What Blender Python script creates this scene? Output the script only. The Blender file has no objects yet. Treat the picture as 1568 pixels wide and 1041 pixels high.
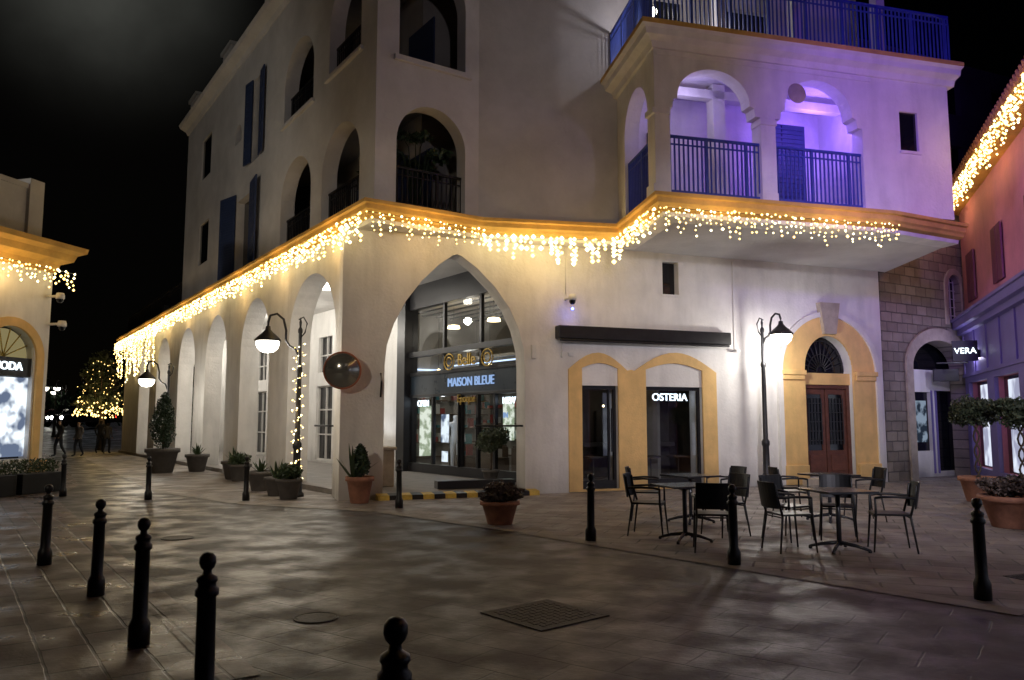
import bpy, bmesh, math, random
from mathutils import Vector, Matrix
from mathutils.geometry import tessellate_polygon
R=random.Random(7)
scene=bpy.context.scene
COL=scene.collection
# ---------------------------------------------------------------- materials
def nodes(name):
    m=bpy.data.materials.new(name); m.use_nodes=True
    nt=m.node_tree; nt.nodes.clear()
    out=nt.nodes.new('ShaderNodeOutputMaterial')
    return m,nt,out
def N(nt,t,**k):
    n=nt.nodes.new(t)
    for a,b in k.items(): setattr(n,a,b)
    return n
def surf(name,c,rough=.7,var=.15,scale=2.0,bump=.15,bscale=40,metal=0.,c2=None,spec=.5,rvar=.1,grime=False):
    m,nt,out=nodes(name); L=nt.links
    tc=N(nt,'ShaderNodeTexCoord')
    no=N(nt,'ShaderNodeTexNoise'); no.inputs['Scale'].default_value=scale; no.inputs['Detail'].default_value=5; no.inputs['Roughness'].default_value=.65
    L.new(tc.outputs['Object'],no.inputs['Vector'])
    rp=N(nt,'ShaderNodeValToRGB'); L.new(no.outputs['Fac'],rp.inputs['Fac'])
    a=[x*(1-var) for x in c]; b=[min(1,x*(1+var*.4)) for x in (c2 or c)]
    rp.color_ramp.elements[0].position=.3; rp.color_ramp.elements[1].position=.68
    rp.color_ramp.elements[0].color=(*a,1); rp.color_ramp.elements[1].color=(*b,1)
    p=N(nt,'ShaderNodeBsdfPrincipled')
    colout=rp.outputs['Color']
    if grime:
        sp=N(nt,'ShaderNodeSeparateXYZ'); L.new(tc.outputs['Object'],sp.inputs[0])
        mg=N(nt,'ShaderNodeMapRange'); mg.inputs['From Min'].default_value=0; mg.inputs['From Max'].default_value=.75; mg.inputs['To Min'].default_value=-.25; mg.inputs['To Max'].default_value=.44
        L.new(sp.outputs[2],mg.inputs[0])
        ng=N(nt,'ShaderNodeTexNoise'); ng.inputs['Scale'].default_value=3.0; ng.inputs['Detail'].default_value=6
        mpg=N(nt,'ShaderNodeMapping'); mpg.inputs['Scale'].default_value=(1,1,.22); L.new(tc.outputs['Object'],mpg.inputs[0]); L.new(mpg.outputs[0],ng.inputs['Vector'])
        sm=N(nt,'ShaderNodeMath',operation='ADD'); L.new(mg.outputs[0],sm.inputs[0]); L.new(ng.outputs['Fac'],sm.inputs[1])
        m2=N(nt,'ShaderNodeMapRange'); m2.inputs['From Min'].default_value=.2; m2.inputs['From Max'].default_value=.98; m2.inputs['To Min'].default_value=.58; m2.inputs['To Max'].default_value=1; L.new(sm.outputs[0],m2.inputs[0])
        mx=N(nt,'ShaderNodeMix',data_type='RGBA',blend_type='MULTIPLY'); mx.inputs[0].default_value=1; L.new(rp.outputs['Color'],mx.inputs[6]); L.new(m2.outputs[0],mx.inputs[7]); colout=mx.outputs[2]
    L.new(colout,p.inputs['Base Color'])
    p.inputs['Metallic'].default_value=metal
    p.inputs['Specular IOR Level'].default_value=spec
    mr=N(nt,'ShaderNodeMapRange'); mr.inputs['To Min'].default_value=max(.03,rough-rvar); mr.inputs['To Max'].default_value=min(1,rough+rvar)
    L.new(no.outputs['Fac'],mr.inputs['Value']); L.new(mr.outputs[0],p.inputs['Roughness'])
    if bump>0:
        n2=N(nt,'ShaderNodeTexNoise'); n2.inputs['Scale'].default_value=bscale; n2.inputs['Detail'].default_value=3
        L.new(tc.outputs['Object'],n2.inputs['Vector'])
        bp=N(nt,'ShaderNodeBump'); bp.inputs['Strength'].default_value=bump; bp.inputs['Distance'].default_value=.02
        L.new(n2.outputs['Fac'],bp.inputs['Height']); L.new(bp.outputs[0],p.inputs['Normal'])
    L.new(p.outputs[0],out.inputs[0])
    return m
def emit(name,c,s,sample=True):
    m,nt,out=nodes(name); e=N(nt,'ShaderNodeEmission'); e.inputs[0].default_value=(*c,1); e.inputs[1].default_value=s
    nt.links.new(e.outputs[0],out.inputs[0])
    if not sample: m.cycles.emission_sampling='NONE'
    return m
def emitnoise(name,c1,c2,s,scale):
    m,nt,out=nodes(name); e=N(nt,'ShaderNodeEmission'); tc=N(nt,'ShaderNodeTexCoord')
    no=N(nt,'ShaderNodeTexNoise'); no.inputs['Scale'].default_value=scale
    nt.links.new(tc.outputs['Object'],no.inputs['Vector'])
    rp=N(nt,'ShaderNodeValToRGB'); rp.color_ramp.elements[0].position=.42; rp.color_ramp.elements[1].position=.56
    rp.color_ramp.elements[0].color=(*c1,1); rp.color_ramp.elements[1].color=(*c2,1)
    nt.links.new(no.outputs['Fac'],rp.inputs[0]); nt.links.new(rp.outputs[0],e.inputs[0]); e.inputs[1].default_value=s
    nt.links.new(e.outputs[0],out.inputs[0]); m.cycles.emission_sampling='NONE'
    return m
def glassm(name,tint=(.93,.95,.96),refl=.07):
    m,nt,out=nodes(name); L=nt.links
    t=N(nt,'ShaderNodeBsdfTransparent'); t.inputs[0].default_value=(*tint,1)
    g=N(nt,'ShaderNodeBsdfGlossy'); g.inputs['Roughness'].default_value=.02
    mx=N(nt,'ShaderNodeMixShader'); mx.inputs[0].default_value=refl; L.new(t.outputs[0],mx.inputs[1]); L.new(g.outputs[0],mx.inputs[2])
    L.new(mx.outputs[0],out.inputs[0]); return m
def paver(name,c1,c2,mortar,bw,bh,rot,rmin,rmax,bump=.5,dirt=.5,vert=False,ms=.014):
    m,nt,out=nodes(name); L=nt.links
    tc=N(nt,'ShaderNodeTexCoord'); mp=N(nt,'ShaderNodeMapping'); mp.inputs['Rotation'].default_value=(0,0,rot)
    if vert:
        sx=N(nt,'ShaderNodeSeparateXYZ'); L.new(tc.outputs['Object'],sx.inputs[0])
        am=N(nt,'ShaderNodeMath',operation='MULTIPLY_ADD'); am.inputs[1].default_value=.5; L.new(sx.outputs[1],am.inputs[0]); L.new(sx.outputs[0],am.inputs[2])
        cb=N(nt,'ShaderNodeCombineXYZ'); L.new(am.outputs[0],cb.inputs[0]); L.new(sx.outputs[2],cb.inputs[1]); L.new(cb.outputs[0],mp.inputs[0])
    else: L.new(tc.outputs['Object'],mp.inputs[0])
    nw=N(nt,'ShaderNodeTexNoise'); nw.inputs['Scale'].default_value=5; nw.inputs['Detail'].default_value=3; L.new(mp.outputs[0],nw.inputs['Vector'])
    vm=N(nt,'ShaderNodeVectorMath',operation='MULTIPLY_ADD'); vm.inputs[1].default_value=(.03,.03,0)
    L.new(nw.outputs['Color'],vm.inputs[0]); L.new(mp.outputs[0],vm.inputs[2])
    b=N(nt,'ShaderNodeTexBrick'); b.inputs['Scale'].default_value=1; b.inputs['Brick Width'].default_value=bw; b.inputs['Row Height'].default_value=bh
    b.inputs['Mortar Size'].default_value=ms; b.inputs['Mortar Smooth'].default_value=.5; b.inputs['Bias'].default_value=0
    b.inputs['Color1'].default_value=(*c1,1); b.inputs['Color2'].default_value=(*c2,1); b.inputs['Mortar'].default_value=(*mortar,1)
    L.new(vm.outputs[0],b.inputs['Vector'])
    n1=N(nt,'ShaderNodeTexNoise'); n1.inputs['Scale'].default_value=.8; n1.inputs['Detail'].default_value=8; n1.inputs['Roughness'].default_value=.72
    L.new(tc.outputs['Object'],n1.inputs['Vector'])
    mr=N(nt,'ShaderNodeMapRange'); mr.inputs['From Min'].default_value=.32; mr.inputs['From Max'].default_value=.68; mr.inputs['To Min'].default_value=1-dirt; mr.inputs['To Max'].default_value=1.15
    L.new(n1.outputs['Fac'],mr.inputs[0])
    mx=N(nt,'ShaderNodeMix',data_type='RGBA',blend_type='MULTIPLY'); mx.inputs[0].default_value=1
    L.new(b.outputs['Color'],mx.inputs[6]); L.new(mr.outputs[0],mx.inputs[7])
    p=N(nt,'ShaderNodeBsdfPrincipled'); L.new(mx.outputs[2],p.inputs['Base Color'])
    n3=N(nt,'ShaderNodeTexNoise'); n3.inputs['Scale'].default_value=1.7; n3.inputs['Detail'].default_value=6; L.new(tc.outputs['Object'],n3.inputs['Vector'])
    rr=N(nt,'ShaderNodeMapRange'); rr.inputs['From Min'].default_value=.38; rr.inputs['From Max'].default_value=.6; rr.inputs['To Min'].default_value=rmin; rr.inputs['To Max'].default_value=rmax
    L.new(n3.outputs['Fac'],rr.inputs[0]); L.new(rr.outputs[0],p.inputs['Roughness'])
    n4=N(nt,'ShaderNodeTexNoise'); n4.inputs['Scale'].default_value=16; n4.inputs['Detail'].default_value=6; n4.inputs['Roughness'].default_value=.75; L.new(tc.outputs['Object'],n4.inputs['Vector'])
    ma=N(nt,'ShaderNodeMath',operation='MULTIPLY_ADD'); ma.inputs[1].default_value=-1.0; L.new(b.outputs['Fac'],ma.inputs[0]); L.new(n4.outputs['Fac'],ma.inputs[2])
    bp=N(nt,'ShaderNodeBump'); bp.inputs['Strength'].default_value=bump; bp.inputs['Distance'].default_value=.02
    L.new(ma.outputs[0],bp.inputs['Height']); L.new(bp.outputs[0],p.inputs['Normal'])
    L.new(p.outputs[0],out.inputs[0]); return m
def leafm(name,c):
    m,nt,out=nodes(name); L=nt.links
    g=N(nt,'ShaderNodeNewGeometry'); rp=N(nt,'ShaderNodeValToRGB'); L.new(g.outputs['Random Per Island'],rp.inputs[0])
    rp.color_ramp.elements[0].color=(*[x*.45 for x in c],1); rp.color_ramp.elements[1].color=(*[x*1.5 for x in c],1)
    p=N(nt,'ShaderNodeBsdfPrincipled'); p.inputs['Roughness'].default_value=.5; L.new(rp.outputs[0],p.inputs['Base Color']); L.new(p.outputs[0],out.inputs[0]); return m
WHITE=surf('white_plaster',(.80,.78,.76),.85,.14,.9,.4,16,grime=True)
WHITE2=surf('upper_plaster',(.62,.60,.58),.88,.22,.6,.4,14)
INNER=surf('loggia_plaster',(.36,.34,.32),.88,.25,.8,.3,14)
OCHRE=surf('ochre_paint',(.70,.42,.11),.75,.3,1.5,.2,20)
ORANGE=surf('orange_trim',(.84,.55,.22),.78,.18,1.6,.25,25,grime=True)
STONEM=paver('stone_blocks',(.38,.33,.27),(.26,.225,.185),(.15,.135,.115),.52,.27,0,.7,.9,1.,.4,True,.018)
STONE2=surf('cut_stone',(.44,.38,.31),.8,.25,4,.4,30)
PINK=surf('pink_plaster',(.58,.22,.30),.85,.25,1,.3,18)
BLUEP=surf('violet_fascia',(.19,.16,.40),.5,.15,2,.1,20)
BLACK=surf('black_metal',(.016,.016,.018),.40,.3,6,.1,60,metal=.3)
FRAME=surf('dark_frame',(.03,.03,.035),.35,.2,5,.05,60,metal=.4)
GREYM=surf('lamp_metal',(.045,.045,.05),.45,.3,8,.1,60,metal=.4)
BLUE=surf('blue_railing',(.045,.08,.36),.45,.2,6,.05,40)
SHUT=surf('blue_shutter',(.035,.055,.13),.55,.2,4,.1,30)
WOOD=surf('brown_door_wood',(.13,.045,.03),.45,.35,7,.2,35)
TERRA=surf('terracotta',(.36,.16,.10),.75,.35,7,.3,40)
GREYPOT=surf('grey_planter',(.10,.09,.085),.7,.3,7,.3,40)
SOIL=surf('soil',(.04,.028,.02),.95,.3,20,.5,60)
BARK=surf('bark',(.10,.07,.05),.9,.3,12,.6,50)
DARKWALL=surf('dark_facade',(.12,.11,.10),.9,.3,.7,.3,12)
SHOPW=surf('shop_interior',(.36,.33,.29),.7,.2,1.2,.1,12)
ROOM=surf('dark_room',(.07,.06,.05),.7,.3,1.5,.1,12)
GLASS=glassm('shop_glass')
DGLASS=surf('dark_window_glass',(.008,.009,.012),.06,.1,2,0,10,rvar=.02)
MIRROR=surf('mirror_glass',(.50,.50,.45),.16,.05,2,0,10,metal=.75,rvar=.03)
GOLD=surf('gold_leaf',(.60,.40,.10),.35,.2,9,.1,40,metal=.7)
REDO=surf('mirror_rim_paint',(.42,.13,.06),.45,.2,5,0,20)
YEL=surf('yellow_paint',(.6,.42,.08),.6,.35,9,.1,40)
IRON=surf('cast_iron',(.03,.028,.027),.55,.3,14,.5,60,metal=.5)
PLASTW=surf('white_plastic',(.7,.7,.7),.4,.05,4,0,20)
MANN=surf('mannequin_white',(.8,.8,.8),.4,.05,4,0,20)
LEAF=leafm('leaf_green',(.045,.075,.03)); LEAFO=leafm('leaf_olive',(.06,.08,.045)); LEAFC=leafm('cypress_leaf',(.025,.05,.025)); LEAFH=leafm('heather_leaf',(.10,.07,.06))
BULB=emit('fairy_bulb',(1,.66,.20),6,False)
BULBW=emit('fairy_bulb_pale',(1,.84,.42),9,False)
LAMPG=emit('lamp_globe',(1,.93,.78),12,False)
SIGNW=emit('sign_white',(.8,.92,1),3.2,False)
SIGNB=emit('sign_blue',(.40,.60,1),.75,False)
WARMP=emit('warm_lamp',(1,.76,.42),7,False)
COOLP=emit('cool_strip',(.6,.75,1),2,False)
SCREEN=emitnoise('advert_screen',(.10,.13,.2),(.85,.93,1),1.3,2.6)
PANEL=emitnoise('backlit_shelf_panel',(.35,.42,.28),(.95,1,.85),1.0,5)
POSTER=emitnoise('poster_print',(.02,.03,.05),(.25,.32,.42),.8,4)
HEADL=emit('headlight',(1,.95,.85),30,False); REDL=emit('tail_light',(1,.04,.02),8,False)
# ---------------------------------------------------------------- helpers
class Fr:
    def __init__(s,o,e,cam=(0,0)):
        s.o=Vector((o[0],o[1],0)); d=Vector((e[0]-o[0],e[1]-o[1],0)); s.L=d.length; s.d=d.normalized()
        n=Vector((s.d.y,-s.d.x,0))
        if n.dot(Vector((cam[0],cam[1],0))-s.o)<0: n=-n
        s.n=n
    def P(s,a,z,o=0): return s.o+s.d*a+s.n*o+Vector((0,0,z))
def empty(name,loc=(0,0,0)):
    e=bpy.data.objects.new(name,None); e.location=loc; COL.objects.link(e); e.empty_display_size=.3; return e
class MB:
    def __init__(s): s.bm=bmesh.new()
    def hexa(s,v,mi=0):
        vs=[s.bm.verts.new(p) for p in v]
        for f in ((0,1,2,3),(4,7,6,5),(0,4,5,1),(1,5,6,2),(2,6,7,3),(3,7,4,0)):
            fc=s.bm.faces.new([vs[i] for i in f]); fc.material_index=mi
    def box(s,fr,s0,s1,z0,z1,o0,o1,mi=0):
        s.hexa([fr.P(s0,z0,o0),fr.P(s1,z0,o0),fr.P(s1,z0,o1),fr.P(s0,z0,o1),fr.P(s0,z1,o0),fr.P(s1,z1,o0),fr.P(s1,z1,o1),fr.P(s0,z1,o1)],mi)
    def boxw(s,x0,x1,y0,y1,z0,z1,mi=0):
        s.hexa([(x0,y0,z0),(x1,y0,z0),(x1,y1,z0),(x0,y1,z0),(x0,y0,z1),(x1,y0,z1),(x1,y1,z1),(x0,y1,z1)],mi)
    def tube(s,pts,rs,n=8,mi=0,cap=True):
        pts=[Vector(p) for p in pts]; rings=[]
        if not isinstance(rs,(list,tuple)): rs=[rs]*len(pts)
        for i,p in enumerate(pts):
            t=(pts[min(i+1,len(pts)-1)]-pts[max(i-1,0)]).normalized()
            a=t.cross(Vector((0,0,1)))
            if a.length<.05: a=t.cross(Vector((0,1,0)))
            a.normalize(); b=t.cross(a).normalized()
            rings.append([s.bm.verts.new(p+a*rs[i]*math.cos(2*math.pi*k/n)+b*rs[i]*math.sin(2*math.pi*k/n)) for k in range(n)])
        for i in range(len(rings)-1):
            for k in range(n):
                f=s.bm.faces.new([rings[i][k],rings[i][(k+1)%n],rings[i+1][(k+1)%n],rings[i+1][k]]); f.smooth=True; f.material_index=mi
        if cap:
            for r in (rings[0],rings[-1]):
                f=s.bm.faces.new(r); f.material_index=mi
    def lathe(s,c,prof,n=16,mi=0,smooth=True):
        rings=[]
        for r,z in prof:
            if r<1e-4: rings.append([s.bm.verts.new((c[0],c[1],c[2]+z))])
            else: rings.append([s.bm.verts.new((c[0]+r*math.cos(2*math.pi*k/n),c[1]+r*math.sin(2*math.pi*k/n),c[2]+z)) for k in range(n)])
        for a,b in zip(rings,rings[1:]):
            for k in range(n):
                v=[]
                v.append(a[k%len(a)])
                if len(a)>1: v.append(a[(k+1)%n])
                if len(b)>1: v.append(b[(k+1)%n])
                v.append(b[k%len(b)])
                if len(set(v))>2:
                    f=s.bm.faces.new(v); f.smooth=smooth; f.material_index=mi
    def ico(s,c,r,mi=0,sub=1):
        res=bmesh.ops.create_icosphere(s.bm,subdivisions=sub,radius=r,matrix=Matrix.Translation(c))
        for v in res['verts']:
            for f in v.link_faces: f.material_index=mi; f.smooth=True
    def octa(s,c,r,mi=0):
        c=Vector(c); v=[s.bm.verts.new(c+Vector(d)*r) for d in ((1,0,0),(0,1,0),(-1,0,0),(0,-1,0),(0,0,1),(0,0,-1))]
        for a,b in ((0,1),(1,2),(2,3),(3,0)):
            for t in (4,5):
                f=s.bm.faces.new((v[a],v[b],v[t])); f.material_index=mi; f.smooth=True
    def poly(s,polys,fr,o0,o1,mi=0):
        vv=[[Vector((p[0],p[1],0)) for p in pl] for pl in polys]; flat=[q for pl in polys for q in pl]
        tris=tessellate_polygon(vv)
        A=[s.bm.verts.new(fr.P(q[0],q[1],o0)) for q in flat]; B=[s.bm.verts.new(fr.P(q[0],q[1],o1)) for q in flat]
        for t in tris:
            for V in (A,B):
                try: f=s.bm.faces.new([V[i] for i in t]); f.material_index=mi
                except Exception: pass
        k=0
        for pl in polys:
            m=len(pl)
            for i in range(m):
                a,b=k+i,k+(i+1)%m
                f=s.bm.faces.new([A[a],A[b],B[b],B[a]]); f.material_index=mi
            k+=m
    def prism(s,pts,z0,z1,mi=0):
        vv=[[Vector((p[0],p[1],0)) for p in pts]]; tris=tessellate_polygon(vv)
        A=[s.bm.verts.new((p[0],p[1],z0)) for p in pts]; B=[s.bm.verts.new((p[0],p[1],z1)) for p in pts]
        for t in tris:
            for V in (A,B):
                f=s.bm.faces.new([V[i] for i in t]); f.material_index=mi
        m=len(pts)
        for i in range(m):
            f=s.bm.faces.new([A[i],A[(i+1)%m],B[(i+1)%m],B[i]]); f.material_index=mi
    def leaves(s,c,r,n,size,mi=0,shell=.35,cone=0.,lump=.35):
        c=Vector(c); ph=[R.uniform(0,6) for _ in range(4)]
        for _ in range(n):
            while True:
                p=Vector((R.uniform(-1,1),R.uniform(-1,1),R.uniform(-1,1)))
                l=p.length
                if l>1 or l<.05: continue
                if l<shell and R.random()<.8: continue
                break
            a=math.atan2(p.y,p.x)
            w=1-lump*.5*(1+math.sin(3*a+ph[0]+3*p.z)*math.sin(5*p.z+ph[1]+2*a))
            t=(p.z+1)/2
            if cone>0: 
                w*=1-cone*t
                q=Vector((p.x*r[0]*w*1.1,p.y*r[1]*w*1.1,p.z*r[2]))
            else: q=Vector((p.x*r[0]*w,p.y*r[1]*w,p.z*r[2]*w))
            q=c+q
            u=Vector((R.gauss(0,1),R.gauss(0,1),R.gauss(0,1))).normalized(); v=u.cross(Vector((R.gauss(0,1),R.gauss(0,1),R.gauss(0,1)))).normalized()
            z=size*R.uniform(.6,1.3)
            vs=[s.bm.verts.new(q+u*z),s.bm.verts.new(q+v*z*.45),s.bm.verts.new(q-u*z),s.bm.verts.new(q-v*z*.45)]
            f=s.bm.faces.new(vs); f.material_index=mi
    def finish(s,name,mats,parent=None,bevel=0,recalc=True):
        if recalc: bmesh.ops.recalc_face_normals(s.bm,faces=s.bm.faces)
        me=bpy.data.meshes.new(name); s.bm.to_mesh(me); s.bm.free()
        if not isinstance(mats,(list,tuple)): mats=[mats]
        for m in mats: me.materials.append(m)
        o=bpy.data.objects.new(name,me); COL.objects.link(o)
        if parent: o.parent=parent
        if bevel>0:
            b=o.modifiers.new('bevel','BEVEL'); b.width=bevel; b.segments=2; b.limit_method='ANGLE'; b.angle_limit=math.radians(40)
        return o
def arch(s0,s1,zb,zs,zt,n=20):
    c=(s0+s1)/2; r=(s1-s0)/2; P=[(s0,zb)]
    for i in range(n+1):
        a=math.pi*(1-i/n); P.append((c+r*math.cos(a),zs+(zt-zs)*math.sin(a)))
    P.append((s1,zb)); return P
def rect(s0,s1,z0,z1): return [(s0,z0),(s0,z1),(s1,z1),(s1,z0)]
def wall(fr,s0,s1,z0,z1,th,holes,mat,name,par,front=0):
    b=MB(); b.poly([rect(s0,s1,z0,z1)]+holes,fr,front,front-th); return b.finish(name,mat,par)
def sweep(pts,prof,name,mats,par,mi=None):
    P=[Vector((p[0],p[1])) for p in pts]; n=len(P); nr=[]
    seg=[]
    for a,b in zip(P,P[1:]):
        d=(b-a).normalized(); seg.append(Vector((d.y,-d.x)))
    for i in range(n):
        if i==0: m=seg[0]
        elif i==n-1: m=seg[-1]
        else:
            m=(seg[i-1]+seg[i]).normalized(); m=m/max(.3,m.dot(seg[i]))
        nr.append(m)
    b=MB(); rows=[]
    for i in range(n): rows.append([b.bm.verts.new((P[i].x+nr[i].x*o,P[i].y+nr[i].y*o,z)) for o,z in prof])
    k=len(prof)
    for i in range(n-1):
        for j in range(k):
            f=b.bm.faces.new([rows[i][j],rows[i+1][j],rows[i+1][(j+1)%k],rows[i][(j+1)%k]])
            if mi: f.material_index=mi[j]
    b.bm.faces.new(rows[0]); b.bm.faces.new(rows[-1])
    return b.finish(name,mats,par)
def railing(fr,s0,s1,z0,z1,o,mat,name,par,sp=.115):
    b=MB(); b.box(fr,s0,s1,z1-.05,z1,o-.03,o+.03); b.box(fr,s0,s1,z0+.06,z0+.10,o-.02,o+.02); b.box(fr,s0,s1,z1-.2,z1-.17,o-.012,o+.012)
    n=max(2,int((s1-s0)/sp))
    for i in range(n+1):
        s=s0+(s1-s0)*i/n; w=.014 if i%9 else .028
        b.box(fr,s-w,s+w,z0+(.1 if i%9 else 0),z1-.05,o-w,o+w)
    return b.finish(name,mat,par)
def point(name,loc,e,c,r=.05,par=None):
    l=bpy.data.lights.new(name,'POINT'); l.energy=e; l.color=c; l.shadow_soft_size=r
    o=bpy.data.objects.new(name,l); o.location=loc; COL.objects.link(o)
    if par: o.parent=par
    return o
def spot(name,loc,tgt,e,c,ang,blend=.6,r=.2,par=None):
    l=bpy.data.lights.new(name,'SPOT'); l.energy=e; l.color=c; l.spot_size=math.radians(ang); l.spot_blend=blend; l.shadow_soft_size=r
    o=bpy.data.objects.new(name,l); o.location=loc; o.rotation_euler=(Vector(tgt)-Vector(loc)).to_track_quat('-Z','Y').to_euler(); COL.objects.link(o)
    if par: o.parent=par
    return o
def text(fr,s,z,o,size,body,mat,name,par,ext=.015,flip=False):
    cu=bpy.data.curves.new(name,'FONT'); cu.body=body; cu.size=size; cu.extrude=ext; cu.align_x='CENTER'; cu.align_y='CENTER'; cu.materials.append(mat)
    ob=bpy.data.objects.new(name,cu); COL.objects.link(ob)
    Zv=fr.n; Xv=Vector((0,0,1)).cross(Zv); p=fr.P(s,z,o)
    M=Matrix(((Xv.x,0,Zv.x,p.x),(Xv.y,0,Zv.y,p.y),(Xv.z,1,Zv.z,p.z),(0,0,0,1)))
    ob.matrix_world=M
    if par: ob.parent=par
    return ob
# ---------------------------------------------------------------- ground
b=MB()
xs=[-300,-60,-30,-10,0,10,30,60,300]; ys=[-60,-10,0,10,20,30,40,45,50,56,62,75,120,400]
def gz(x,y): 
    t=min(1,max(0,(y-44)/16)); return 1.15*t*t*(3-2*t)
g=[[b.bm.verts.new((x,y,gz(x,y))) for x in xs] for y in ys]
for j in range(len(ys)-1):
    for i in range(len(xs)-1): b.bm.faces.new([g[j][i],g[j][i+1],g[j+1][i+1],g[j+1][i]])
ROADM=paver('road_paving',(.064,.055,.056),(.050,.044,.046),(.032,.028,.029),.62,.42,.62,.28,.60,.5,.5,ms=.010)
b.finish('ground',ROADM)
PLAZA=paver('plaza_paving',(.32,.28,.26),(.21,.185,.175),(.085,.075,.07),.62,.40,.36,.34,.66,.6,.5)
SIDE=paver('sidewalk_paving',(.16,.115,.105),(.105,.085,.08),(.045,.038,.036),.62,.31,.95,.26,.62,.5,.5)
KERB=surf('kerb_stone',(.24,.22,.205),.6,.35,3,.4,30)
def sheet(pts,z,name,mat):
    b=MB(); vv=[[Vector((p[0],p[1],0)) for p in pts]]; V=[b.bm.verts.new((p[0],p[1],z)) for p in pts]
    for t in tessellate_polygon(vv):
        f=b.bm.faces.new([V[i] for i in t])
    o=b.finish(name,mat)
    for p in o.data.polygons:
        if p.normal.z<0: p.flip()
    return o
plz=[(.15,11.58),(4.28,6.74),(9.5,.6),(30,-8),(40,-8),(40,44),(-24,44),(-18,33.5),(-8.5,18.6),(-5.4,15.6),(-2.4,14.2)]
sheet(plz,.004,'plaza_pavement',PLAZA)
sd=[(-9.4,16.2),(-1.69,5.08),(.6,1.8),(2,-.5),(2,-8),(-40,-8),(-40,43.5),(-26,43.5),(-20,34.5),(-17,30),(-10.9,20)]
sheet(sd,.004,'sidewalk',SIDE)
def strip(pts,w,z,name,mat):
    b=MB()
    for a,c in zip(pts,pts[1:]):
        a=Vector((*a,0)); c=Vector((*c,0)); d=(c-a).normalized(); n=Vector((-d.y,d.x,0))*w/2
        b.bm.faces.new([b.bm.verts.new(p+Vector((0,0,z))) for p in (a-n,c-n,c+n,a+n)])
    o=b.finish(name,mat)
    for p in o.data.polygons:
        if p.normal.z<0: p.flip()
strip([(-8.5,18.6),(-5.4,15.6)],.22,.0081,'kerb_line',KERB); strip([(-5.33,15.55),(-2.46,14.22)],.22,.0085,'kerb_line',KERB); strip([(-2.33,14.13),(.05,11.68)],.22,.0085,'kerb_line',KERB)
strip([(.2,11.52),(4.28,6.74)],.25,.0081,'kerb_line',KERB); strip([(4.38,6.62),(9.5,.6)],.25,.0081,'kerb_line',KERB)
strip([(-9.4,16.2),(-1.69,5.08)],.25,.0081,'kerb_line',SIDE); 
def manhole(x,y,s,rot,rd=False):
    b=MB()
    if rd:
        b.lathe((0,0,0),[(0,.008),(s*.9,.008),(s*.92,.006),(s*.96,.006),(s,.009),(s*1.05,.009),(s*1.06,.002)],28,smooth=False)
    else:
        b.boxw(-s,s,-s,s,.002,.008)
        for i in range(-4,5):
            for j in range(-4,5):
                if (i+j)%2: b.boxw(i*s/4.8-.03,i*s/4.8+.03,j*s/4.8-.008,j*s/4.8+.008,.0085,.012)
                else: b.boxw(i*s/4.8-.008,i*s/4.8+.008,j*s/4.8-.03,j*s/4.8+.03,.0085,.012)
        for a in ((-s-.04,-s,-s,s),(s,s+.04,-s,s),(-s-.04,s+.04,-s-.04,-s),(-s-.04,s+.04,s,s+.04)): b.boxw(*a,.002,.009)
    o=b.finish('manhole_cover',IRON); o.location=(x,y,0); o.rotation_euler=(0,0,rot)
manhole(.27,6.72,.34,.7); manhole(-1.6,6.6,.17,0,True); manhole(-4.6,11,.2,0,True); manhole(5.4,8.2,.2,.4)
# ================================================================ CORNER BUILDING
CB=empty('corner_building')
F=Fr((-3.51,16.07),(9.96,21.03))
Lf=Fr((-3.30,16.15),(-3.30-.565*30,16.15+.825*30))
archF=[(.9,-.1),(.9,2.8),(.94,3.2),(1.08,3.65),(1.33,4.15),(1.68,4.62),(2.05,4.99),(2.36,5.22),(2.46,5.25),(2.56,5.22),(2.92,4.97),(3.35,4.56),(3.68,4.12),(3.9,3.66),(4.02,3.2),(4.05,2.8),(4.05,-.1)]
holes=[archF,rect(5.43,6.36,.06,2.42),rect(7.09,8.65,.06,2.42),rect(7.62,8.07,4.65,5.46),arch(11.73,13.3,.18,2.95,3.82)]
wall(F,0,F.L,-.3,5.72,.55,holes,WHITE,'front_ground_wall',CB)
b=MB()
out=[(5.1,.02)]+[(5.1+1.5*i/10,2.78+.4*math.sin(math.pi*i/10)) for i in range(11)]+[(6.7,2.8)]+[(6.8+2.25*i/12,2.78+.46*math.sin(math.pi*i/12)) for i in range(13)]+[(9.05,.02)]
h1=[(5.43,.07)]+[(5.43+.93*i/10,2.82+.12*math.sin(math.pi*i/10)) for i in range(11)]+[(6.36,.07)]
h2=[(7.09,.07)]+[(7.09+1.56*i/10,2.82+.16*math.sin(math.pi*i/10)) for i in range(11)]+[(8.65,.07)]
b.poly([out,h1,h2],F,.045,-.01); b.finish('window_surround',ORANGE,CB)
b=MB()
for s0,s1 in ((5.43,6.36),(7.09,8.65)):
    for a,c in ((s0,s0+.06),(s1-.06,s1)): b.box(F,a,c,.065,2.42,-.10,-.18)
    b.box(F,s0+.06,s1-.06,2.34,2.42,-.10,-.18); b.box(F,s0+.06,s1-.06,.07,.25,-.10,-.18)
b.box(F,6.16,6.2,.25,2.34,-.10,-.16); b.box(F,6.22,6.25,.9,1.9,-.04,-.09)
b.finish('window_frames',FRAME,CB)
b=MB(); b.box(F,5.48,6.31,.25,2.34,-.13,-.14); b.box(F,7.14,8.6,.25,2.34,-.13,-.14); b.finish('window_glass',GLASS,CB)
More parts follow.
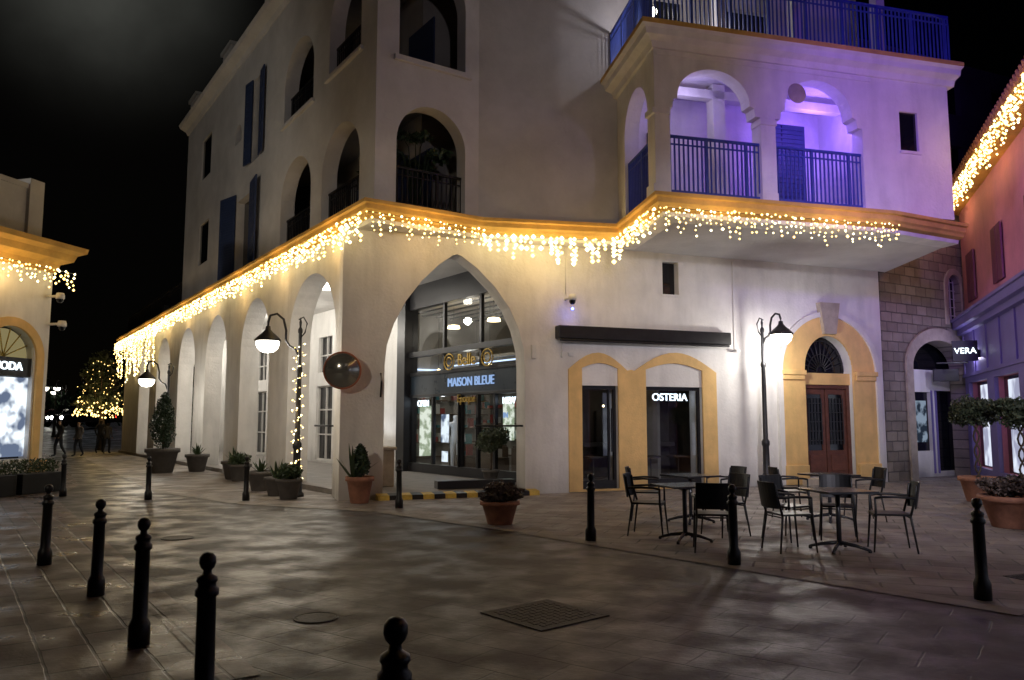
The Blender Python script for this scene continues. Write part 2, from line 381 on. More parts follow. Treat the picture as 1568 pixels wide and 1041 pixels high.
b=MB(); b.box(F,5.0,9.3,0.0,3.0,-2.6,-2.7); b.box(F,4.9,5.0,0,3,-.56,-2.7); b.box(F,9.3,9.4,0,3,-.56,-2.7); b.box(F,4.9,9.4,3.0,3.1,-.56,-2.7); b.finish('dark_room_walls',ROOM,CB)
b=MB()
for i in range(9): b.box(F,5.3+i*.43,5.6+i*.43,R.uniform(.7,1.5),R.uniform(1.6,2.2),-2.45,-2.59)
b.box(F,5.2,9.1,.95,1.05,-2.0,-2.5)
for i in range(5): b.box(F,5.5+i*.8,5.52+i*.8,.02,.7,-1.2,-1.22); b.box(F,5.3+i*.8,5.75+i*.8,.7,.74,-1.0,-1.45)
b.finish('bar_shelves',ROOM,CB)
text(F,7.87,2.17,-.19,.25,'OSTERIA',SIGNW,'window_sign',CB)
b=MB()
for k in range(3): b.ico(F.P(5.8+k*1.3,2.0,-2.2),.035,0,1)
b.finish('bar_lamps',WARMP,CB)
point('bar_light',F.P(6.6,2.6,-1.6),3,(1,.75,.5),.05,CB)
b=MB(); b.box(F,4.78,9.38,3.46,3.76,.003,.24); b.box(F,4.82,9.34,3.40,3.46,.18,.23); b.finish('awning_cassette',BLACK,CB,.02)
b=MB(); b.box(F,4.92,4.96,3.05,3.16,0.003,.06); b.box(F,5.1,5.22,3.08,3.16,.003,.05); b.box(F,9.55,9.65,3.3,3.36,.003,.2); b.box(F,4.2,4.3,3.0,3.3,.003,.06); b.finish('wall_brackets',PLASTW,CB)
b=MB(); b.tube([F.P(4.95,3.1,.02),F.P(4.95,3.4,.02)],.012,6); b.tube([F.P(9.62,3.3,.02),F.P(9.62,5.6,.02)],.011,6); b.tube([F.P(5.05,4.5,.02),F.P(5.05,5.6,.02)],.008,6); b.finish('wall_cables',WHITE,CB)
b=MB(); b.box(F,7.62,8.07,4.65,5.46,-.2,-.22); b.finish('small_window_glass',DGLASS,CB)
b=MB(); b.box(F,7.58,8.11,4.60,4.65,.003,.04); b.finish('small_window_sill',WHITE,CB)
# doorway
b=MB()
o=arch(11.0,14.03,.02,2.86,4.32,26); i_=arch(11.73,13.3,.019,2.95,3.82,22)
b.poly([o+i_[::-1]],F,.05,-.01); b.finish('door_surround',ORANGE,CB)
b=MB()
o=arch(10.86,14.17,.015,2.86,4.45,26); i_=arch(11.0,14.03,.015,2.86,4.32,26)
b.poly([o+i_[::-1]],F,.10,-.01); b.finish('door_moulding',WHITE,CB)
b=MB()
b.poly([[(12.33,3.86),(12.2,4.68),(12.85,4.68),(12.70,3.86)]],F,.16,.0); b.finish('keystone',STONE2,CB)
b=MB()
for a,c in ((10.98,11.7),(13.33,14.05)):
    b.box(F,a,c,2.78,2.9,.052,.15); b.box(F,a+.03,c-.03,2.66,2.78,.052,.11); b.box(F,a,c,.02,.5,.052,.13)
b.finish('door_imposts',ORANGE,CB,.01)
b=MB(); 
b.box(F,11.73,13.3,2.55,2.85,-.08,-.24); b.finish('door_lintel',ORANGE,CB)
b=MB()
for a,c in ((11.73,11.83),(13.2,13.3)): b.box(F,a,c,.18,2.55,-.12,-.24)
b.box(F,11.83,13.2,2.45,2.55,-.12,-.24)
for a,c in ((11.84,12.5),(12.53,13.19)):
    b.box(F,a,c,.2,.85,-.16,-.22); b.box(F,a,a+.1,.85,2.44,-.16,-.22); b.box(F,c-.1,c,.85,2.44,-.16,-.22); b.box(F,a,c,2.3,2.44,-.165,-.215); b.box(F,a+.12,c-.12,.32,.74,-.14,-.16)
b.finish('door_leaves',WOOD,CB,.006)
b=MB(); b.box(F,11.9,13.15,.85,2.3,-.19,-.2); b.poly([arch(11.73,13.3,2.85,2.95,3.82)],F,-.3,-.32); b.finish('door_glass',DGLASS,CB)
b=MB()
for i in range(5): b.box(F,11.98+i*.1,12.0+i*.1,1.0,2.2,-.15,-.17); b.box(F,12.68+i*.1,12.7+i*.1,1.0,2.2,-.15,-.17)
for i in range(5):
    z=1.1+i*.24; b.box(F,11.95,12.42,z,z+.015,-.15,-.165); b.box(F,12.64,13.1,z,z+.015,-.15,-.165)
for i in range(1,12):
    a=math.pi*i/12; 
    b.tube([F.P(12.515+.12*math.cos(a),2.9+.14*math.sin(a),-.26),F.P(12.515+.75*math.cos(a),2.93+.83*math.sin(a),-.26)],.014,6)
for rr in (.14,.42,.74):
    b.tube([F.P(12.515+rr*math.cos(math.pi*k/16),2.9+rr*1.1*math.sin(math.pi*k/16),-.26) for k in range(17)],.014,6)
b.finish('fanlight_grille',GREYM,CB)
b=MB(); b.box(F,11.45,13.6,.006,.17,.0,.35); b.finish('door_step',STONE2,CB,.01)
# left arcade wall
hl=[]
cs=[4.8,9.1,13.35,17.6,21.9,26.1]
prev=.95
for c in cs:
    hl.append(arch(prev,c-.78,-.1,3.55,5.05)); prev=c+.78
wall(Lf,.0,29.8,-.3,5.71,.55,hl,WHITE,'arcade_wall',CB,front=-.003)
Le=Fr(Lf.P(29.8,0).to_2d(),(Lf.P(29.8,0)+Vector((.825,.565,0))*6).to_2d(),cam=(-60,60))
wall(Le,0,6,-.3,5.70,.4,[arch(.8,4,-.1,3.4,4.9)],WHITE,'arcade_end_wall',CB)
C=[(-21.4,42.2),(-2.91,15.24),(-.63,16.76),(2.38,17.34),(2.80,14.79),(8.10,16.22),(10.27,17.34)]
Cin=[(-21.15,42.2),(-2.78,15.62),(-.66,17.02),(2.55,17.62),(2.98,15.08),(8.0,16.44),(10.1,17.5)]
b=MB(); b.prism(Cin+[(10.5,30),(-12,46)],5.66,5.96); b.finish('soffit_slab',WHITE2,CB)
prof=[(-.6,5.60),(-.22,5.62),(-.2,5.70),(-.08,5.74),(-.06,5.80),(-.02,5.84),(-.02,5.94),(.04,5.96),(.04,6.03),(-.5,6.07)]
sweep(C,prof,'main_cornice',[WHITE,OCHRE],CB,[0,0,1,1,1,1,1,1,1,1])
# upper walls
UL=Fr((-2.65,15.42),(-21.12,42.42)); T=Fr((-3.09,15.50),(-.81,17.02)); M=Fr((-.69,17.07),(2.32,17.64)); BF=Fr((2.71,15.10),(8.01,16.52)); BS=Fr((2.45,17.66),(2.86,15.14),cam=(-5,15))
TOP=13.3
uh=[arch(1.1,3.33,6.1,7.35,8.34),arch(4.07,6.37,6.1,7.4,8.4),arch(1.15,3.02,9.75,10.9,11.9),arch(4.07,6.3,9.6,10.6,11.6),
    rect(9.2,10.8,6.1,8.5),rect(14.45,15.85,7.28,8.8),rect(8.5,9.3,9.4,12.0),rect(14.5,15.9,10.5,12.05),arch(10.55,11.3,10.5,10.75,11.1)]
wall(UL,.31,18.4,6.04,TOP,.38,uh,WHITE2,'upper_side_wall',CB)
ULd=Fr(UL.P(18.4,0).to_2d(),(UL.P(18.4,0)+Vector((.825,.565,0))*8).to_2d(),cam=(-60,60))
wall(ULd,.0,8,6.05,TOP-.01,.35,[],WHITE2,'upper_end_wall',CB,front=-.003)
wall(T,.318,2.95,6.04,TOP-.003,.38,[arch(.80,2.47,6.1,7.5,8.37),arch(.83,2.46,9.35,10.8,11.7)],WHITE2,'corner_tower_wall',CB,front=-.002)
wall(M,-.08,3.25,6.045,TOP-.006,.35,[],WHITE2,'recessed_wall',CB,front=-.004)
b=MB()
b.box(T,.70,2.6,9.22,9.34,.0,.09)
for s0,s1,z in ((1.0,3.15,9.62),(3.95,6.45,9.47)): b.box(UL,s0,s1,z,z+.1,.0,.08)
b.finish('window_sills',WHITE2,CB,.01)
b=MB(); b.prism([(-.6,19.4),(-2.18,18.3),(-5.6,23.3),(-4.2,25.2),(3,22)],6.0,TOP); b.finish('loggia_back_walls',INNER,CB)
b=MB()
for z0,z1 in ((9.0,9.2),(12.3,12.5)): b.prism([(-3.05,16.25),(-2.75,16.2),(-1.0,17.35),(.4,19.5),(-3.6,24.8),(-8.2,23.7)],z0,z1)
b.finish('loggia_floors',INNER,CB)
b=MB(); b.box(T,1.15,2.1,6.1,8.0,-2.08,-2.1)
b.box(UL,1.6,2.9,6.1,8.0,-1.98,-2.02); b.box(UL,4.4,5.9,6.1,8.0,-1.98,-2.02); b.box(UL,1.5,2.8,9.3,11.2,-1.98,-2.02); b.finish('loggia_doors',SHUT,CB)
railing(T,.8,2.47,6.12,7.0,-.2,BLACK,'loggia_railing',CB); railing(UL,1.1,3.33,6.12,7.0,-.2,BLACK,'loggia_railing_side',CB); railing(UL,4.07,6.37,6.12,7.0,-.2,BLACK,'loggia_railing_side2',CB)
railing(UL,1.15,3.02,9.76,10.5,-.2,BLACK,'loggia_railing_high',CB);railing(UL,4.07,6.3,9.6,10.4,-.2,BLACK,'loggia_railing_high2',CB)
b=MB()
for h in ((9.2,10.8,6.1,8.5),(8.5,9.3,9.4,12.0),(10.55,11.3,10.5,11.1)): b.box(UL,h[0]-.02,h[1]+.02,h[2]-.02,h[3]+.02,-.25,-.27)
for h in ((14.45,15.85,7.28,8.8),(14.5,15.9,10.5,12.05)): b.box(UL,h[0],h[1],h[2],h[3],-.05,-.07)
b.finish('side_window_glass',DGLASS,CB)
def shutter(b,fr,s,z0,z1,w,ang,hinge):
    d=fr.d*math.cos(ang)*hinge+fr.n*math.sin(ang); o=fr.P(s,0,.04); u=d.normalized()
    q=Fr(o.to_2d(),(o+u).to_2d())
    b.box(q,0,.07,z0,z1,-.02,.02); b.box(q,w-.07,w,z0,z1,-.02,.02); b.box(q,.07,w-.07,z0,z0+.08,-.02,.02); b.box(q,.07,w-.07,z1-.08,z1,-.02,.02)
    b.box(q,.07,w-.07,z0+.08,z1-.08,-.004,.004)
    n=int((z1-z0)/.09)
    for i in range(n): z=z0+.1+i*(z1-z0-.2)/n; b.box(q,.07,w-.07,z,z+.03,-.018,.018)
b=MB()
shutter(b,UL,9.2,6.12,8.75,.95,math.radians(6),-1); shutter(b,UL,10.8,6.12,8.75,.95,math.radians(14),1)
shutter(b,UL,8.5,9.4,12.0,.5,math.radians(5),-1); shutter(b,UL,9.3,9.4,12.0,.5,math.radians(8),1)
b.finish('shutters',SHUT,CB)
kc=UL.P(.31,0); k0=UL.P(18.5,0)
sweep([(k0.x,k0.y),(kc.x,kc.y),(-.75,17.06),(2.4,17.66)],[(-.3,TOP-.25),(.03,TOP-.22),(.10,TOP-.1),(.32,TOP),(.38,TOP+.12),(.32,TOP+.2),(-.3,TOP+.25)],'roof_cornice',WHITE2,CB)
b=MB()
for s0 in (17.2,12.2,7.4,3.4): b.box(UL,s0,s0+1.1,TOP+.2,TOP+1.05,.0,-1.0); b.box(UL,s0-.08,s0+1.18,TOP+1.05,TOP+1.17,.08,-1.08)
b.box(UL,.6,18.2,TOP+.2,TOP+.55,-.4,-.7)
b.finish('roof_parapet_blocks',WHITE2,CB)
b=MB(); b.prism([(-2.9,16.0),(-.9,17.3),(2.7,17.9),(6,30),(-8,36),(-12.6,30.4)],TOP-.1,TOP+.1); b.finish('roof_slab',DARKWALL,CB)
railing(UL,18.6,31.5,6.08,7.1,.0,BLACK,'terrace_railing',CB,.22)
b=MB()
for s in (19.5,24.5,29.5): b.box(UL,s,s+.7,6.05,6.95,-.45,-1.0)
b.finish('terrace_planters',WHITE2,CB)
# --- bay (balcony wing)
def tref(s0,s1,zb,zs,zt):
    c=(s0+s1)/2; r=(s1-s0)/2; P=[(s0,zb),(s0,zs),(s0+.12,zs),(s0+.14,zs+.18)]
    rr=r-.14-.10
    P.append((s0+.24,zs+.22))
    for i in range(1,20):
        a=math.pi*(1-i/20); P.append((c+rr*math.cos(a),zs+.26+(zt-zs-.26)*math.sin(a)))
    P+= [(s1-.24,zs+.22),(s1-.14,zs+.18),(s1-.12,zs),(s1,zs),(s1,zb)]
    return P
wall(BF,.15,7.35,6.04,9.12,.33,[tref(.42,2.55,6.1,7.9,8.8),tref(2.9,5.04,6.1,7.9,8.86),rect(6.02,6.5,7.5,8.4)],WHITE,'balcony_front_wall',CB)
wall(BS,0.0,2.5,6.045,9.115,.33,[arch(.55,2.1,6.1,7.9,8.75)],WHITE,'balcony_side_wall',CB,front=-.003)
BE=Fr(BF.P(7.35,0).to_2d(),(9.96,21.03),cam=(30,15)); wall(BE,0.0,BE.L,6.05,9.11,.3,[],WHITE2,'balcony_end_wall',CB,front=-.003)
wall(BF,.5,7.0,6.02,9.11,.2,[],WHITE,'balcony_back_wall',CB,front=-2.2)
PW=Fr(BF.P(5.6,0,-.34).to_2d(),BF.P(5.6,0,-2.2).to_2d()); wall(PW,0,1.86,6.02,9.1,.2,[],WHITE,'balcony_partition',CB)
b=MB()
for s in (.285,2.725,):
    b.box(BF,s-.2,s+.2,7.74,7.86,-.33,.03); b.box(BF,s-.19,s+.19,6.06,6.3,-.33,.02)
b.box(BF,.19,5.3,8.97,9.03,.0,.03)
b.finish('column_capitals',WHITE,CB,.01)
b=MB(); b.box(BF,6.02,6.5,7.5,8.4,-.06,-.08); b.finish('bay_window_glass',DGLASS,CB)
b=MB(); b.box(BF,5.98,6.54,7.44,7.5,.0,.05); b.finish('bay_window_sill',WHITE,CB)
b=MB(); b.box(BF,3.85,4.5,6.1,8.75,-2.19,-2.13); b.box(BF,4.52,5.15,6.1,8.75,-2.19,-2.13); 
for i in range(23): b.box(BF,3.92,5.08,6.2+i*.11,6.24+i*.11,-2.13,-2.11)
b.box(BF,1.0,1.5,6.2,8.2,-2.19,-2.12); b.finish('balcony_shutter_doors',SHUT,CB)
b=MB(); b.box(BF,2.15,2.45,6.03,9.1,-1.2,-1.5); b.box(BF,.6,5.5,8.75,8.95,-1.2,-1.4); b.finish('balcony_inner_pier',WHITE,CB,.01)
b=MB(); 
b.lathe((0,0,0),[(0,.06),(.12,.05),(.2,.02),(.22,0)],20); o=b.finish('wall_roundel',STONE2,CB)
p=BF.P(3.45,8.52,-.0); o.location=p; o.rotation_euler=(math.radians(90),0,math.atan2(BF.d.y,BF.d.x))
railing(BF,.42,2.55,6.12,7.36,-.1,BLUE,'balcony_railing',CB,.1); railing(BF,2.9,5.04,6.12,7.36,-.1,BLUE,'balcony_railing2',CB,.1); railing(BS,.55,2.1,6.12,7.36,-.1,BLUE,'balcony_railing_side',CB,.1)
kb=[(2.42,17.66),(2.86,15.14),tuple(BF.P(7.5,0).to_2d())]
sweep(kb,[(-.35,9.08),(.05,9.1),(.09,9.22),(.25,9.28),(.27,9.4),(.36,9.44),(.36,9.54),(-.35,9.57)],'terrace_cornice',[WHITE,OCHRE],CB,[0,0,0,0,0,1,1,1])
b=MB(); b.prism([(2.75,17.8),(3.1,15.4),tuple(BF.P(7.4,0,-.2).to_2d()),(10,21),(3,21)],9.12,9.5); b.finish('terrace_slab',WHITE,CB)
TR=Fr(BF.P(.05,0,.12).to_2d(),BF.P(7.5,0,.12).to_2d()); railing(TR,.0,7.3,9.56,10.7,.0,BLUE,'terrace_railing_front',CB,.1)
TS=Fr(BS.P(0,0,.12).to_2d(),BS.P(2.5,0,.12).to_2d(),cam=(-5,15)); railing(TS,.0,2.6,9.56,10.7,.0,BLUE,'terrace_railing_side',CB,.1)
wall(BF,.2,7.2,9.52,TOP,.3,[rect(1.0,2.2,9.6,11.8),rect(3.3,4.6,9.6,11.8)],WHITE2,'terrace_back_wall',CB,front=-2.6)
b=MB(); b.box(BF,.9,4.8,9.6,11.9,-2.75,-2.8); b.finish('terrace_glass',DGLASS,CB)
b=MB()
for s in (.2,1.9,3.8,6): b.box(BF,s,s+.22,9.56,12.6,-.5,-.72)
b.box(BF,.1,7.3,12.6,12.8,-.4,-2.6); b.finish('pergola_posts',WHITE2,CB)
b=MB(); b.ico(BF.P(.3,10.05,-.3),.09,0,2); b.finish('terrace_globe_lamp',LAMPG,CB)
point('terrace_lamp_light',BF.P(.9,10.3,-1.2),45,(.95,.9,1),.1,CB)
point('balcony_violet_light',BF.P(4.75,8.3,-1.0),65,(.26,.13,1),.08,CB)
point('balcony_violet_light2',BF.P(1.4,8.5,-.8),13,(.58,.50,1),.1,CB)
# --- storefront within arcade
Q=Fr((.6,18.63),(.6-.582*30,18.63+.813*30))
b=MB()
b.box(Q,-.4,6.4,.13,.38,-.05,.08)
for s in (.35,1.75,2.55,3.35,4.9,6.3): b.box(Q,s-.05,s+.05,.38,2.35,-.05,.05)
for s in (.35,2.4,4.3,6.3): b.box(Q,s-.05,s+.05,3.0,5.1,-.05,.05)
b.box(Q,-.4,6.5,2.95,3.05,-.06,.07); b.box(Q,-.4,6.5,2.3,2.38,-.06,.07)
b.box(Q,-.4,6.5,3.5,3.66,-.08,.12); b.box(Q,-.4,6.5,4.95,5.66,-.1,.1)
b.box(Q,6.25,6.75,.1,5.65,-.2,.25); b.box(Q,3.36,3.4,.38,2.35,.05,.12); b.box(Q,2.5,2.53,1.0,1.7,.06,.1)
b.finish('storefront_frame',FRAME,CB,.005)
b=MB(); b.box(Q,-.4,6.3,2.38,2.95,-.02,.03); b.finish('storefront_fascia',surf('fascia_blue',(.03,.045,.065),.3,.2,3,0,10),CB)
b=MB(); b.box(Q,-.4,6.3,.38,2.3,-.003,.003); b.box(Q,-.4,6.3,3.05,3.5,-.003,.003); b.box(Q,-.4,6.3,3.66,4.95,-.003,.003); b.finish('storefront_glass',GLASS,CB)
text(Q,2.9,2.66,.05,.34,'MAISON BLEUE',SIGNB,'storefront_lettering',CB)
text(Q,2.9,3.24,.16,.46,'Belle',GOLD,'gold_lettering',CB,.02); text(Q,2.9,2.20,.16,.30,'Epoque',GOLD,'gold_lettering2',CB,.02)
b=MB(); 
for sc in (-1.,1.):
    for r0 in (.22,.12): b.tube([Q.P(2.9+sc*.95+r0*1.2*math.cos(2*math.pi*k/20),3.24+r0*math.sin(2*math.pi*k/20),.13) for k in range(21)],.02,6)
b.finish('gold_emblem',GOLD,CB)
spot('sign_picture_light',Q.P(2.9,3.9,1.2),Q.P(2.9,3.0,.1),12,(1,.85,.6),70,.6,.05,CB)
# interior
b=MB(); b.box(Q,-.4,7.8,.12,5.6,-3.6,-3.7); b.box(Q,7.8,7.9,.12,5.6,-.35,-3.7); b.box(Q,-.4,7.8,5.1,5.2,-.1,-3.6); b.box(Q,-.4,7.8,3.52,3.6,-1.9,-3.6); b.finish('shop_inner_walls',SHOPW,CB)
QS=Fr(Q.P(7.78,0,-.45).to_2d(),Q.P(7.78,0,-3.6).to_2d())
GO=[surf('shelf_wood',(.12,.08,.05),.6),surf('goods_pale',(.5,.48,.45),.6),surf('goods_red',(.30,.05,.04),.5),surf('goods_teal',(.05,.2,.22),.5)]
b=MB()
def shelf(b,fr,s0,s1,o0,o1,zs):
    for z in zs:
        b.box(fr,s0,s1,z,z+.04,o0,o1)
        x=s0+.05
        while x<s1-.22:
            w=R.uniform(.05,.18)
            if R.random()<.8: b.box(fr,x,x+w,z+.045,z+R.uniform(.12,.36),o0+(o1-o0)*.3,o0+(o1-o0)*.8,1+R.randrange(3))
            x+=w+R.uniform(.02,.1)
for k in range(5): shelf(b,Q,.1+k*1.55,1.4+k*1.55,-3.56,-3.25,(.5,1.0,1.5,2.0,2.5))
for k in range(2): shelf(b,QS,.15+k*1.6,1.55+k*1.6,.02,.34,(.45,.9,1.35,1.8,2.25,2.7))
for k in range(4): b.box(Q,.9+k*1.7,1.6+k*1.7,.14,.85,-1.6,-2.2,0); shelf(b,Q,.9+k*1.7,1.6+k*1.7,-1.65,-2.15,(.86,))
for k in range(3): b.box(Q,.6+k*1.6,1.1+k*1.6,.14,.6,-.35,-.75,0); shelf(b,Q,.6+k*1.6,1.1+k*1.6,-.35,-.75,(.61,))
b.finish('shop_shelves',GO,CB)
b=MB(); b.box(QS,.5,1.0,.5,2.1,.345,.36); b.box(Q,5.4,6.0,1.0,2.3,-3.2,-3.22); b.finish('shop_backlit_panels',PANEL,CB)
b=MB()
for k in range(5): b.ico(Q.P(.9+k*1.45,3.2,-1.2-.5*(k%2)),.06,0,1)
for k in range(3): b.lathe(Q.P(1.4+k*2.2,4.45,-1.2),[(0,.12),(.17,.09),(.2,0),(0,-.02)],12)
b.finish('shop_pendant_lamps',WARMP,CB)
b=MB()
for k in range(5): b.tube([Q.P(.9+k*1.45,3.25,-1.2-.5*(k%2)),Q.P(.9+k*1.45,5.1,-1.2-.5*(k%2))],.008,5)
for k in range(3): b.tube([Q.P(1.4+k*2.2,4.55,-1.2),Q.P(1.4+k*2.2,5.1,-1.2)],.008,5)
for k in range(6): b.box(Q,-.2,7.4,4.95,5.0,-.5-k*.5,-.53-k*.5)
b.finish('lamp_cords',FRAME,CB)
b=MB(); b.box(QS,.2,3.1,3.25,3.30,.05,.12); b.box(Q,3.6,7.0,3.38,3.42,-1.95,-2.0); b.finish('shop_strip_light',COOLP,CB)
point('shop_light',Q.P(1.6,3.0,-1.5),10,(1,.85,.65),.1,CB); point('shop_light2',Q.P(5.4,2.9,-1.5),22,(.95,.93,.85),.1,CB); point('shop_light3',Q.P(4.6,4.3,-1.0),12,(1,.88,.7),.1,CB)
b=MB(); b.box(Q,4.55,4.85,.45,.75,-.25,-.28); b.box(Q,4.5,4.9,1.0,1.8,-.25,-.28); b.finish('shop_window_posters',SCREEN,CB)
text(Q,5.7,2.12,-.1,.26,'OPEN',SIGNW,'neon_sign',CB); text(Q,1.3,2.12,-.1,.24,'NEW',SIGNW,'neon_sign2',CB); text(Q,1.45,1.75,-.1,.2,'IN',SIGNB,'neon_sign3',CB)
# arcade inner wall beyond storefront
ih=[]
s=8.2
while s<28:
    ih.append(rect(s,s+1.5,.2,2.9)); ih.append(rect(s+.1,s+1.4,3.4,4.7)); s+=3.6
wall(Q,6.76,30,.0,5.65,.3,ih,WHITE,'arcade_inner_wall',CB,front=.2)
b=MB(); s=8.2
while s<28:
    b.box(Q,s,s+1.5,.2,2.9,.05,.04); b.box(Q,s+.1,s+1.4,3.4,4.7,.05,.04); s+=3.6
b.finish('arcade_window_glass',DGLASS,CB)
b=MB(); s=8.2
while s<28:
    for a in (0,.72,1.44): b.box(Q,s+a,s+a+.06,.2,2.9,.055,.12)
    for z in (.2,1.1,2.0,2.84): b.box(Q,s+.061,s+1.439,z,z+.05,.06,.11)
    for a in (.1,.72,1.34): b.box(Q,s+a,s+a+.05,3.4,4.7,.055,.12)
    b.box(Q,s+.16,s+1.33,4.0,4.05,.06,.11); s+=3.6
b.finish('arcade_window_frames',WHITE2,CB)
b=MB(); b.box(Q,15,17,2.6,3.1,.25,.35); b.finish('arcade_shop_sign_board',FRAME,CB); text(Q,16,2.85,.37,.36,'BLU BAR',SIGNW,'arcade_shop_sign',CB)
for s in (2.2,6.8,11.2,15.4,20.5,26): 
    point('arcade_ceiling_light',Lf.P(s,4.9,-2.0),(120 if s>5 else 16),(1,.95,.84),.12,CB)
b=MB()
for s in (2.2,6.8,11.2,15.4,20.5,26): 
    p=Lf.P(s,5.5,-2.0); b.lathe(p,[(0,-.04),(.12,-.03),(.15,.02),(.14,.16)],14)
b.finish('arcade_ceiling_lamps',LAMPG,CB)
spot('arcade_wall_wash',Q.P(7.6,.5,1.6),Q.P(7.0,3,.2),70,(.9,.95,1),80,.6,.1,CB)
b=MB(); b.prism([tuple(F.P(.9,0,-.05).to_2d()),tuple(F.P(4.1,0,-.05).to_2d()),(.9,18.9),(4.5,22.5),(-11,43),(-16,43),tuple(Lf.P(30,0,.1).to_2d()),tuple(Lf.P(0.6,0,-.2).to_2d())],-.1,.12); b.finish('arcade_floor',KERB,CB)
sk=empty('striped_kerb'); b=MB(); n=15
for k in range(n):
    s0=.75+k*.235
    v=[F.P(s0,.005,.02),F.P(s0+.235,.005,.02),F.P(s0+.235,.005,.30),F.P(s0,.005,.30),F.P(s0,.125,.02),F.P(s0+.235,.125,.02),F.P(s0+.235,.10,.28),F.P(s0,.10,.28)]
    b.hexa(v,k%2)
b.finish('kerb_segments',[YEL,BLACK],sk)
b=MB(); b.box(F,2.2,4.0,.125,.3,-.5,-.8); b.finish('threshold_plinth',FRAME,CB,.01)
b=MB(); b.tube([F.P(2.9,1.5,-.1),F.P(4.03,1.5,-.1)],.022,8); b.tube([Lf.P(1.0,1.5,-.2),Lf.P(2.6,1.5,-.2)],.022,8); b.tube([F.P(.82,2.1,.02),F.P(.82,2.4,.08),F.P(.82,2.6,.0)],.018,6); b.finish('handrails',BLACK,CB)
b=MB(); b.box(F,.95,1.45,.13,.95,-1.5,-2.1); b.box(F,.9,1.5,.95,1.02,-1.45,-2.15); b.finish('stone_plinth',STONE2,CB,.02)
# ================================================================ STONE BUILDING
SB=empty('stone_building')
S=Fr((9.99,21.05),(14.6,23.75))
wall(S,0,5.4,-.3,9.0,.5,[arch(1.25,3.9,-.1,3.1,3.9),arch(3.15,3.85,4.55,5.5,5.9)],STONEM,'stone_wall',SB)
b=MB(); o=arch(.95,4.2,-.1,3.1,4.25); i_=arch(1.25,3.9,-.1,3.1,3.9); b.poly([o+i_[::-1]],S,.06,-.01)
o=arch(3.0,4.0,4.4,5.5,6.08,14); i_=arch(3.15,3.85,4.4,5.5,5.9,14); b.poly([o+i_[::-1]],S,.05,-.01); b.finish('stone_arch_trim',STONE2,SB)
b=MB(); b.poly([arch(3.15,3.85,4.55,5.5,5.9)],S,-.2,-.22); b.finish('stone_window_glass',DGLASS,SB)
b=MB()
for k in range(4): b.box(S,3.2+k*.19,3.22+k*.19,4.55,5.8,-.16,-.19)
for k in range(5): b.box(S,3.15,3.85,4.7+k*.25,4.72+k*.25,-.165,-.185)
b.finish('stone_window_bars',WHITE2,SB)
wall(S,1.0,4.4,-.3,3.1,.2,[rect(1.95,2.95,.75,2.45),rect(3.2,4.2,.15,2.5)],WHITE,'shopfront_panel',SB,front=-.55)
b=MB(); b.box(S,1.0,4.4,3.1,3.95,-.7,-.75); b.box(S,1.95,2.95,.75,2.45,-.65,-.67); b.box(S,3.2,4.2,.15,2.5,-.67,-.69); b.finish('shopfront_glass',DGLASS,SB)
b=MB(); b.box(S,2.05,2.85,1.0,2.2,-.635,-.64); b.finish('shopfront_poster',POSTER,SB)
b=MB()
for a in (1.92,2.95,3.15,4.2): b.box(S,a,a+.05,.1,2.5,-.549,-.51)
b.finish('shopfront_frame',BLUEP,SB)
point('passage_light',S.P(2.4,3.4,1.0),22,(.75,.7,1),.1,SB)
AB=empty('apartment_building')
A2=Fr((10.2,27),(24,33)); wall(A2,0,15,-.3,16,.4,[rect(1.5+3*k,2.6+3*k,z,z+1.5) for k in range(4) for z in (8,11,13.8)],DARKWALL,'apartment_wall',AB)
b=MB(); b.box(A2,1,14,7,16,-.25,-.27); b.finish('apartment_glass',DGLASS,AB)
# ================================================================ PINK BUILDING
PB=empty('pink_building')
def pk(t): return (13.35-.349*t,22.9-.937*t)
PK=Fr(pk(0),pk(24),cam=(0,15))
ph=[rect(1.0+k*3.2,1.9+k*3.2,4.95,6.3) for k in range(6)]+[rect(.5+k*3.2,2.9+k*3.2,.35,2.7) for k in range(7)]
wall(PK,0,24,-.3,8.0,.4,ph,PINK,'pink_wall',PB)
wall(PK,-.02,23.9,-.2,4.1,.1,[rect(.5+k*3.2,2.9+k*3.2,.35,2.7) for k in range(7)],BLUEP,'shop_cladding',PB,front=.09)
b=MB(); b.box(PK,-.15,24,4.1,4.25,0,.25); b.box(PK,-.2,24,4.25,4.45,0,.4); b.box(PK,-.22,24,4.45,4.52,0,.46); b.finish('shop_fascia',BLUEP,PB)
b=MB()
for k in range(16): b.box(PK,.1+k*1.5,.2+k*1.5,2.9,4.1,.095,.13)
b.box(PK,0,23.8,2.86,2.95,.095,.15); b.finish('shop_pilasters',BLUEP,PB)
b=MB(); b.box(PK,-.3,24,7.75,7.9,-.3,.35); b.box(PK,-.4,24,7.9,8.08,-.3,.5)
b.finish('eaves',OCHRE,PB)
b=MB()
for k in range(110): 
    p0=PK.P(-.35+k*.22,8.1,.55); p1=PK.P(-.35+k*.22,9.6,-3.2); b.tube([p0,p1],.085,6)
b.finish('roof_tiles',TERRA,PB)
b=MB(); b.box(PK,0.3,23,.35,2.7,-.12,-.14); b.box(PK,.5,23,4.9,6.35,-.2,-.22); b.finish('pink_building_glass',DGLASS,PB)
b=MB()
for k in range(7):
    b.box(PK,.95+k*3.2,1.45+k*3.2,4.95,6.3,.03,.07); b.box(PK,1.5+k*3.2,1.95+k*3.2,4.95,6.3,.03,.07)
b.finish('pink_building_shutters',surf('plum_shutter',(.16,.04,.08),.6),PB)
b=MB()
for k in range(7): b.box(PK,1.0+k*3.2,2.4+k*3.2,.4,2.6,-.10,-.115)
